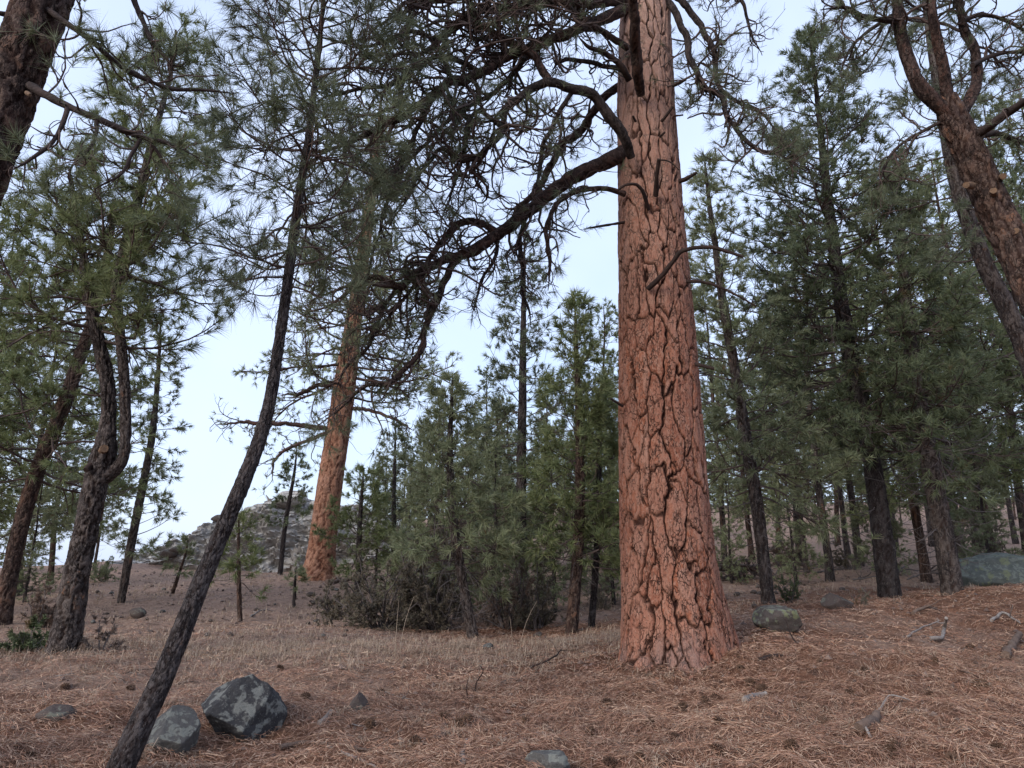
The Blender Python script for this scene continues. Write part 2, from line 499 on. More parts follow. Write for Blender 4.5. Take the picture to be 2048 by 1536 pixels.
M_STRAW = needle_mat('dry_grass_blades', [(0.26, 0.18, 0.125), (0.38, 0.285, 0.205), (0.46, 0.37, 0.28), (0.25, 0.17, 0.12)], 0.0, 0.15, 0.9)

def ground_mat():
    m, nt, b = mat('forest_floor')
    g = geo(nt); pos = g.outputs['Position']
    lit = attr(nt, 'litter')
    n1 = noise(nt, 9, 4, 0.65, pos)
    n2 = noise(nt, 45, 3, 0.7, pos, 1.5)
    red = mix(nt, mapr(nt, n1, 0.35, 0.65), (0.12, 0.056, 0.037), (0.23, 0.117, 0.073))
    red = mix(nt, mapr(nt, n2, 0.52, 0.72, 0, 0.7), red, (0.26, 0.155, 0.10))
    tan = mix(nt, mapr(nt, n1, 0.35, 0.65), (0.25, 0.16, 0.12), (0.36, 0.25, 0.19))
    tan = mix(nt, mapr(nt, n2, 0.55, 0.75, 0, 0.7), tan, (0.12, 0.08, 0.066))
    n3 = noise(nt, 1.3, 4, 0.6, pos)
    f = nt.nodes.new('ShaderNodeMath'); f.operation = 'ADD'
    nt.links.new(lit, f.inputs[0]); nt.links.new(mapr(nt, n3, 0.3, 0.7, -0.3, 0.3), f.inputs[1])
    c = mix(nt, mapr(nt, f.outputs[0], 0.25, 0.75), tan, red)
    n4 = noise(nt, 5.0, 4, 0.7, pos)
    c = mix(nt, mapr(nt, n4, 0.54, 0.66, 0, 0.65), c, (0.055, 0.037, 0.031))
    nt.links.new(c, b.inputs['Base Color'])
    b.inputs['Roughness'].default_value = 0.95; b.inputs['Specular IOR Level'].default_value = 0.1
    bump(nt, b, mix(nt, 0.5, n2, n1), 1.0, 0.07)
    return m
M_GROUND = ground_mat()

def rock_mat(name, a, b_, lich, amt, sc=1.0, moss=None):
    m, nt, b = mat(name)
    vec = objpos(nt)
    c = mix(nt, mapr(nt, noise(nt, 6 * sc, 5, 0.65, vec), 0.35, 0.65), a, b_)
    n = noise(nt, 7 * sc, 3, 0.45, vec, 0.6)
    n2 = noise(nt, 30 * sc, 3, 0.6, vec)
    ad = nt.nodes.new('ShaderNodeMath'); ad.operation = 'MULTIPLY_ADD'; ad.inputs[1].default_value = 0.22
    nt.links.new(n2, ad.inputs[0]); nt.links.new(n, ad.inputs[2])
    g = geo(nt); sp = nt.nodes.new('ShaderNodeSeparateXYZ'); nt.links.new(g.outputs['Normal'], sp.inputs[0])
    ad2 = nt.nodes.new('ShaderNodeMath'); ad2.operation = 'MULTIPLY_ADD'; ad2.inputs[1].default_value = 0.09
    nt.links.new(sp.outputs[2], ad2.inputs[0]); nt.links.new(ad.outputs[0], ad2.inputs[2])
    c = mix(nt, mapr(nt, ad2.outputs[0], amt, amt + 0.07, 0, 0.8), c, lich)
    sp2 = noise(nt, 42 * sc, 3, 0.7, vec)
    c = mix(nt, mapr(nt, sp2, 0.58, 0.68, 0, 0.55), c, lich)
    c = mix(nt, mapr(nt, noise(nt, 90 * sc, 3, 0.7, vec), 0.5, 0.7, 0, 0.5), c, a)
    if moss:
        c = mix(nt, mapr(nt, noise(nt, 4 * sc, 4, 0.6, vec), 0.55, 0.62, 0, 0.8), c, moss)
    nt.links.new(c, b.inputs['Base Color'])
    b.inputs['Roughness'].default_value = 0.9; b.inputs['Specular IOR Level'].default_value = 0.2
    bump(nt, b, mix(nt, 0.5, n2, noise(nt, 12 * sc, 4, 0.6, vec)), 0.7, 0.03 / sc)
    return m
M_ROCK_DARK = rock_mat('dark_lichen_rock', (0.03, 0.029, 0.031), (0.055, 0.052, 0.052), (0.19, 0.19, 0.17), 0.665, 1.5)
M_ROCK_PALE = rock_mat('pale_lichen_rock', (0.085, 0.08, 0.076), (0.06, 0.056, 0.053), (0.17, 0.172, 0.15), 0.68, 1.9)
M_ROCK_BROWN = rock_mat('brown_rock', (0.085, 0.062, 0.053), (0.06, 0.048, 0.043), (0.15, 0.15, 0.12), 0.72)
M_ROCK_MOSS = rock_mat('mossy_rock', (0.085, 0.068, 0.06), (0.055, 0.046, 0.043), (0.16, 0.17, 0.13), 0.70, 1.8, (0.16, 0.17, 0.09))
M_ROCK_GREEN = rock_mat('green_lichen_rock', (0.06, 0.067, 0.061), (0.09, 0.097, 0.09), (0.135, 0.148, 0.13), 0.68, 1.4, (0.13, 0.14, 0.08))
M_OUTCROP = rock_mat('outcrop_rock', (0.36, 0.335, 0.31), (0.20, 0.185, 0.175), (0.46, 0.44, 0.40), 0.68, 0.45)
M_CONE = limb_mat('pine_cone', (0.11, 0.062, 0.04), (0.06, 0.038, 0.028), (0.19, 0.12, 0.08), 30)

# ------------------------------------------------------------------ ground
def axis(parts):
    out = [parts[0][0]]
    for a, b, s0, s1 in parts:
        x = a; n = 0
        while x < b - 1e-6:
            f = (x - a) / (b - a)
            x = min(b, x + s0 + (s1 - s0) * f); out.append(x)
    return np.array(out)
gx = axis([(-900, -110, 150, 60), (-110, -14, 6, 0.5), (-14, -5.5, 0.4, 0.08), (-5.5, 7, 0.085, 0.085), (7, 15, 0.08, 0.4), (15, 110, 0.5, 6), (110, 900, 60, 150)])
gy = axis([(-600, -20, 150, 10), (-20, 3, 3, 0.3), (3, 11.5, 0.08, 0.08), (11.5, 16, 0.07, 0.16), (16, 45, 0.18, 0.6), (45, 135, 0.7, 4), (135, 1500, 20, 150)])
TREE_XY = []
XX, YY = np.meshgrid(gx, gy)
ZZ = G(XX, YY)
far = np.maximum(0, np.maximum(np.abs(XX) - 110, YY - 135))
ZZ = ZZ - np.minimum(far * 0.04, 12)

def litter_amt(x, y):
    x = np.asarray(x, float); y = np.asarray(y, float)
    a = 0.95 * np.exp(-(((x - 2.0) / 4.2) ** 2 + ((y - 8.5) / 3.6) ** 2))
    a = np.maximum(a, 0.85 * sstep(9.0, 6.2, y))
    a = np.maximum(a, 0.95 * np.exp(-(((x - 0.6) / 2.6) ** 2 + ((y - 15.5) / 2.2) ** 2)))
    a = np.maximum(a, 0.95 * np.exp(-(((x - 9) / 7.0) ** 2 + ((y - 15) / 7.0) ** 2)))
    a = np.maximum(a, 0.6 * np.exp(-(((x + 7) / 3.0) ** 2 + ((y - 11) / 3.0) ** 2)))
    return a
b = Buf()
ny, nx = XX.shape
ii = np.arange(ny * nx).reshape(ny, nx)
b.add(np.stack([XX, YY, ZZ], -1).reshape(-1, 3),
      np.stack([ii[:-1, :-1], ii[:-1, 1:], ii[1:, 1:], ii[1:, :-1]], -1).reshape(-1, 4), litter=litter_amt(XX, YY).ravel())
link('ground', b.mesh('ground', M_GROUND), kind='structure')

# ------------------------------------------------------------------ trunks with real bark relief
def px_path(rows, n=None, sink=0.25):
    """rows (px, py, half width px, Y) -> smooth world path with radii"""
    pts = []
    for px, py, hw, Y in rows:
        p = at(px, py, Y); pts.append([*p, rad_at(hw, p)])
    pts = np.array(pts)
    L = np.linalg.norm(np.diff(pts[:, :3], axis=0), axis=1).sum()
    return catmull(pts, n or max(8, int(L / 0.12)))

def bark_trunk(buf, tp, nth=64, ds=0.03, NA=9, ph=0.35, depth=0.02, seed=0, thetas=None, lobes=None, minor=True, fw=1.9, flatp=False):
    L = np.linalg.norm(np.diff(tp[:, :3], axis=0), axis=1).sum()
    K = max(6, int(L / ds))
    c = catmull(tp, K)
    P = c[None, :, :3]
    T, A, B = frames(P)
    s = np.r_[0, np.cumsum(np.linalg.norm(np.diff(c[:, :3], axis=0), axis=1))]
    # make the frame start on world x
    th = np.arange(nth) / nth * 2 * pi if thetas is None else thetas
    nth = len(th)
    a0 = math.atan2(np.dot(B[0, 0], [1, 0, 0]), np.dot(A[0, 0], [1, 0, 0]))
    tt = th[None, :] + a0 + 0 * s[:, None]
    ring = A[0][:, None] * np.cos(tt)[..., None] + B[0][:, None] * np.sin(tt)[..., None]
    R0 = np.repeat(c[:, 3:4], nth, 1)
    if lobes is not None: R0 = R0 * lobes(th[None, :], s[:, None])
    V0 = c[:, None, :3] + ring * R0[..., None]
    p3 = V0.reshape(-1, 3)
    S2 = np.repeat(s[:, None], nth, 1).ravel()
    TH = np.repeat(th[None], len(s), 0).ravel()
    rmean = float(c[:, 3].mean())
    rel = p3 / (rmean)
    def voro(NA, ph, warp, sd):
        w1 = fbm(rel * np.array([2.4, 2.4, 1.0]), sd + 1, 3) * warp
        w2 = fbm(rel * np.array([2.4, 2.4, 1.2]), sd + 2, 3) * warp
        w3 = fbm(rel * np.array([9., 9., 5.]), sd + 4, 2) * warp * 0.25
        a = TH / (2 * pi) * NA + w1 + w3
        bb = S2 / ph + w2 * 0.7
        ia = np.floor(a).astype(int); ib = np.floor(bb).astype(int)
        f1 = np.full(a.shape, 1e9); f2 = f1.copy()
        x1 = np.zeros((a.size, 2)); x2 = x1.copy(); id1 = np.zeros(a.size)
        for di in (-2, -1, 0, 1, 2):
            for dj in (-1, 0, 1):
                ca = ia + di; cb = ib + dj
                cam_ = np.mod(ca, NA)
                j1 = _h(cam_, cb, cb * 0 + 3, sd); j2 = _h(cam_, cb, cb * 0 + 7, sd)
                sx = ca + 0.15 + 0.7 * j1; sy = cb + j2 + 0.5 * (cam_ % 2)
                d = (a - sx) ** 2 + (bb - sy) ** 2
                idv = _h(cam_, cb, cb * 0 + 11, sd)
                m1 = d < f1
                m2 = (~m1) & (d < f2)
                f2 = np.where(m1, f1, np.where(m2, d, f2))
                x2 = np.where(m1[:, None], x1, np.where(m2[:, None], np.c_[sx, sy], x2))
                f1 = np.where(m1, d, f1)
                x1 = np.where(m1[:, None], np.c_[sx, sy], x1)
                id1 = np.where(m1, idv, id1)
        dl = x2 - x1; dn = np.linalg.norm(dl, axis=1) + 1e-6
        e = (f2 - f1) / (2 * dn)
        horiz = np.abs(dl[:, 0]) / dn
        return e, horiz, id1
    e, hz, pid = voro(NA, ph, 0.75, seed)
    wv = 0.5 + 0.5 * fbm(rel * np.array([3., 3., 1.1]), seed + 31, 2)
    wid = ((0.05 + 0.035 * hz ** 2) if flatp else (0.022 + 0.062 * hz ** 2)) * (0.45 + 1.1 * wv) * fw
    fur = 1 - sstep(wid * 0.35, wid, e)
    dmul = (0.7 + 0.3 * hz) if flatp else (0.35 + 0.65 * hz)
    disp = -depth * fur * dmul
    disp += depth * (0.08 if flatp else 0.25) * np.clip(e * 3, 0, 1)                       # plates dome a little
    disp += depth * (0.22 if flatp else 0.35) * (pid - 0.5)
    fcol = fur * ((0.85 + 0.15 * hz) if flatp else (0.55 + 0.45 * hz))
    if minor:
        e2, hz2, pid2 = voro(NA * 2 + 1, ph * 0.42, 0.7, seed + 50)
        gate = sstep(0.5, 0.68, 0.5 + 0.5 * fbm(rel * np.array([2., 2., 1.5]), seed + 77, 2))
        f2 = (1 - sstep(0.02, 0.06, e2)) * gate
        disp += -depth * (0.25 if flatp else 0.4) * f2 * (1 - fur)
        fcol = np.maximum(fcol, f2 * 0.6)
        disp += depth * (0.05 if flatp else 0.22) * (pid2 - 0.5)
        pid = np.clip(pid * 0.75 + pid2 * 0.25, 0, 1)
    fl = fbm(p3 * np.array([26, 26, 15.]), seed + 90, 2)
    disp += depth * (0.07 if flatp else 0.13) * np.round(fl * 3) / 1.5 * (1 - fur)
    V = p3 + ring.reshape(-1, 3) * disp[:, None]
    n = len(s)
    idx = np.arange(n * nth).reshape(n, nth)
    q = np.stack([idx[:-1], np.roll(idx[:-1], -1, 1), np.roll(idx[1:], -1, 1), idx[1:]], -1).reshape(-1, 4)
    buf.add(V, q, furrow=np.clip(fcol, 0, 1), plate=np.clip(pid + 0.12 * fl, 0, 1))
    return c

def extend_down(rows_path, d=0.3):
    """add a point below the base so the trunk enters the ground"""
    p = rows_path[0]; t = norm(rows_path[0, :3] - rows_path[2, :3])
    t = norm(t + np.array([0, 0, -0.6]))
    q = np.r_[p[:3] + t * d, p[3] * 1.08]
    return np.vstack([q, rows_path])

# ------------------------------------------------------------------ crowns
def crown(rng, tp, t0, t1, nbr, Lf, elev, wig=0.12, grav=0.10, up=0.22, sub=6.0, subl=0.34, ter=0.0, m=14, nl=0.17, nw=0.010,
          tuft_sub=1.0, K=8, az_bias=None, dead_t=0.0, dead_n=0, dead_L=0.8, brad=0.011, sides=4, flat=0.45, terl=0.16, kq=3):
    """branches, twigs and needle fans around a trunk path tp (K,4)"""
    wood, leaf, dead = Buf(), Buf(), Buf()
    TP = tp[None, :, :3]
    def mk(n, ta, tb, Lfun, el, wg):
        t = np.sort(ta + (tb - ta) * (np.arange(n) + rng.uniform(0, 1, n)) / n)
        p, tan, ki = sample(TP, np.zeros(n, int), t)
        az = np.arange(n) * 2.399 + rng.normal(0, 0.5, n)
        if az_bias is not None:
            flip = rng.uniform(size=n) < az_bias[1]
            az = np.where(flip, az_bias[0] + rng.normal(0, 0.7, n), az)
        u = (t - ta) / (tb - ta)
        Lb = Lfun(u) * rng.uniform(0.65, 1.12, n)
        e = el(u) + rng.normal(0, 0.13, n)
        d = np.stack([np.cos(az) * np.cos(e), np.sin(az) * np.cos(e), np.sin(e)], 1)
        pts = [p]; w = rng.normal(size=(n, 3)) * wg
        for k in range(1, K):
            f = k / (K - 1)
            w = 0.5 * w + rng.normal(size=(n, 3)) * wg
            d = norm(d + w + np.array([0, 0, 1.0]) * (up * f - grav * (1 - f)))
            p = p + d * (Lb / (K - 1))[:, None]; pts.append(p)
        C = np.stack(pts, 1)
        r = np.minimum(tp[ki, 3] * 0.55, 0.004 + brad * Lb)
        return C, r[:, None] * np.linspace(1, 0.3, K)[None], u
    C, Rb, u = mk(nbr, t0, t1, Lf, elev, wig)
    tubes(wood, C, Rb, sides)
    S, Rs, ts = sprout(rng, C, Rb, sub, (0.22, 1.0), (0.45, 1.05), lambda t, L, r: subl * L * (1.2 - t) * r.uniform(0.6, 1.2, len(t)) + 0.08,
                       4, wig * 1.2, 0.02, up * 0.9, flat, 0.6, 0.0025)
    tubes(wood, S, Rs, 3)
    P1, D1 = tips(S)
    keep = rng.uniform(size=len(P1)) < tuft_sub
    tufts(leaf, rng, P1[keep], D1[keep], m, nl, nw)
    P2, D2 = tips(C); tufts(leaf, rng, P2, D2, m, nl, nw)
    if ter:
        Q, Rq, tq = sprout(rng, S, Rs, ter, (0.3, 1.0), (0.4, 1.0), lambda t, L, r: terl * r.uniform(0.5, 1.3, len(t)), kq, wig * 1.4, 0.0, up * 0.9, flat * 0.6, 0.7, 0.002)
        tubes(wood, Q, Rq, 3)
        P3, D3 = tips(Q)
        keep = rng.uniform(size=len(P3)) < tuft_sub
        tufts(leaf, rng, P3[keep], D3[keep], m, nl, nw)
    if dead_n:
        C, Rb, u = mk(dead_n, dead_t, max(t0, dead_t + 0.05) + 0.08, lambda u: dead_L * (0.5 + 0.5 * u), lambda u: -0.15 + 0 * u, wig * 1.5)
        tubes(dead, C, Rb * 0.8, 3)
        S, Rs, _ = sprout(rng, C, Rb * 0.8, 4.0, (0.25, 1), (0.4, 1.1), lambda t, L, r: 0.4 * L * (1.1 - t) * r.uniform(0.5, 1.2, len(t)) + 0.05, 4, wig * 2, 0.1, 0, 0.3, 0.6, 0.002)
        tubes(dead, S, Rs, 3)
    return wood, leaf, dead

def pine(name, label, cat, base, tp, barkm, leafm, rng, cargs, trunk_kw, group=None, woodm=None, deadm=None):
    root = thing(name, tuple(base), label, cat, group)
    bt = Buf(); bark_trunk(bt, tp, **trunk_kw)
    link('trunk', bt.mesh('trunk', barkm, base), root)
    if cargs:
        w, l, d = crown(rng, tp, **cargs)
        br = link('branches', w.mesh('branches', woodm or M_TWIG, base), root, kind='stuff')
        if l.n: link('crown', l.mesh('crown', leafm, base, False), root, kind='stuff')
        if d.n: link('dead_branches', d.mesh('dead_branches', deadm or M_DEAD, base), root, kind='stuff')
    return root

# =================================================================== the great ponderosa in the middle
AY = 9.5
rowsA = [(1358, 1348, 136, AY), (1356, 1322, 126, AY), (1353, 1290, 116, AY), (1348, 1240, 107, AY), (1341, 1180, 99, AY), (1334, 1100, 93, AY), (1327, 1000, 88, AY),
         (1323, 900, 84, AY), (1319, 800, 80.5, AY), (1315, 700, 77, AY), (1310, 600, 72, AY), (1305, 500, 67.5, AY),
         (1300, 400, 63, AY), (1295, 300, 60, AY), (1292, 200, 56, AY), (1290, 100, 52, AY), (1291, 0, 47.5, AY), (1291, -70, 46, AY)]
tpA = px_path(rowsA)
baseA = np.array([tpA[0, 0], tpA[0, 1], float(G(tpA[0, 0], tpA[0, 1]))])
rng = np.random.default_rng(11)
big = thing('ponderosa_pine', tuple(baseA), 'huge old pine with thick orange plated bark standing right of centre', 'tree')
front = np.linspace(-pi - 0.12, 0.12, 225)
back = np.linspace(0.12, pi - 0.12, 50)[1:-1]
thA = np.r_[front, back]
def lobesA(th, s):
    f = np.exp(-s / 0.45)
    return 1 + f * (0.11 * np.cos(5 * th + 1.0) + 0.035 * np.cos(8 * th + 0.4) + 0.03 * np.cos(3 * th - 0.6))
bt = Buf()
bark_trunk(bt, tpA, ds=0.0205, NA=19, ph=0.66, depth=0.055, seed=3, thetas=thA, lobes=lobesA, fw=0.95, flatp=True)
link('trunk', bt.mesh('trunk', M_BARK_ORANGE, baseA), big)
# top of the tree, above the photograph's frame
topA = np.array([np.r_[tpA[-1, :3] + np.array([0.02 * h, 0.03 * h, h]), tpA[-1, 3] * (1 - h / 13.5)] for h in (-0.15, 1.5, 3, 5, 7, 9, 11, 13)])
bt = Buf(); bark_trunk(bt, catmull(topA, 60), nth=40, ds=0.06, NA=13, ph=0.6, depth=0.03, seed=5)
link('upper_trunk', bt.mesh('upper_trunk', M_BARK_ORANGE, baseA), big)
w, l, d = crown(rng, catmull(topA, 60), 0.12, 0.99, 46, lambda u: 3.6 * (1 - u) ** 0.7 + 0.4, lambda u: -0.1 + 0.8 * u, sub=3.5, subl=0.3, ter=3, m=18, nl=0.2, nw=0.01, brad=0.014)
link('upper_branches', w.mesh('upper_branches', M_TWIG, baseA), big, kind='stuff')
link('upper_crown', l.mesh('upper_crown', M_NEEDLE, baseA, False), big, kind='stuff')

def limb(root, base, rows, rng, name='limb', lm=M_LIMB, sec=5.0, secL=(0.5, 1.6), ter=6.5, terL=(0.15, 0.6), qua=3.0, live=0.42, m=26, nl=0.17, nw=0.006, sm=3.0,
         wig=0.36, up=0.25, grav=0.12, t0=0.15, sides=10, flat=0.25, rmax=0.03, jit=0.045, leafm=None, twm=None, bark=False):
    """one traced main limb with its twisted twigs and needles as sub-parts"""
    pts = []
    for px, py, hw, Y in rows:
        p = at(px, py, Y); pts.append([*p, rad_at(hw, p)])
    pts = np.array(pts)
    Ltot = np.linalg.norm(np.diff(pts[:, :3], axis=0), axis=1).sum()
    c = catmull(pts, max(10, int(Ltot / 0.05)))
    nzv = np.stack([fbm(c[:, :3] * 4.0, 100 + int(rows[0][0]) + a, 2) for a in range(3)], 1)
    fade = np.clip(np.linspace(0, 6, len(c)), 0, 1)[:, None]
    c[:, :3] += nzv * jit * fade
    c[:, 3] *= 0.74
    if sec: c[:, 3] *= np.interp(np.linspace(0, 1, len(c)), [0, 0.8, 1], [1, 0.9, 0.3])
    P = c[None, :, :3]; Rd = c[None, :, 3]
    bf = Buf()
    if bark:
        lm = {M_LIMB: M_LIMB_BARK, M_LIMB_DARK: M_LIMB_BARK_DARK}.get(lm, lm)
        cc = c.copy(); cc[:, 3] *= 1 + 0.14 * fbm(c[:, :3] * 7, 7, 2)
        bark_trunk(bf, cc, nth=18, ds=0.032, NA=6, ph=0.13, depth=float(np.clip(c[:, 3].mean() * 0.22, 0.004, 0.014)), seed=int(rows[0][0]) % 97, minor=False)
    else:
        tubes(bf, P, Rd * (1 + 0.12 * fbm(c[:, :3] * 9, 7, 2))[None], sides, True, 0.3, 5)
    lo = link(name, bf.mesh(name, lm, base), root)
    if sec:
        wb, lb = Buf(), Buf()
        C, Rc, t = sprout(rng, P, np.minimum(Rd, rmax), sec * sm, (t0, 1.0), (0.5, 1.25), lambda t, L, r: r.uniform(secL[0], secL[1], len(t)) * (1.1 - 0.45 * t), 11, wig, grav, up, flat, 0.55, 0.007, rlen=0.004)
        ends = c[-1, :3]; 
        tubes(wb, C, Rc, 4)
        Q, Rq, tq = sprout(rng, C, Rc, ter, (0.15, 1.0), (0.45, 1.2), lambda t, L, r: r.uniform(terL[0], terL[1], len(t)) * (1.15 - 0.5 * t), 7, wig * 1.15, grav * 0.6, up, flat * 0.5, 0.7, 0.005)
        tubes(wb, Q, Rq, 3)
        S, Rs, ts = sprout(rng, Q, Rq, qua, (0.25, 1.0), (0.4, 1.1), lambda t, L, r: r.uniform(0.06, 0.2, len(t)), 3, wig, 0.0, up, 0.1, 0.75, 0.003, nmin=0)
        if len(S): tubes(wb, S, Rs, 3)
        for X, lv in ((C, live), (Q, live), (S, live * 0.75)):
            if len(X) == 0: continue
            P1, D1 = tips(X)
            patch = fbm(P1 * 1.1, 61, 2) * 0.9
            k = rng.uniform(size=len(P1)) < lv + patch * min(lv, 1 - lv) * 1.2
            tufts(lb, rng, P1[k], D1[k], m, nl, nw, (0.12, 1.25), 0.09)
        link('twigs', wb.mesh('twigs', twm or M_TWIG, base), lo, kind='stuff')
        if lb.n: link('needles', lb.mesh('needles', leafm or M_NEEDLE, base, False), lo, kind='stuff')
    return lo

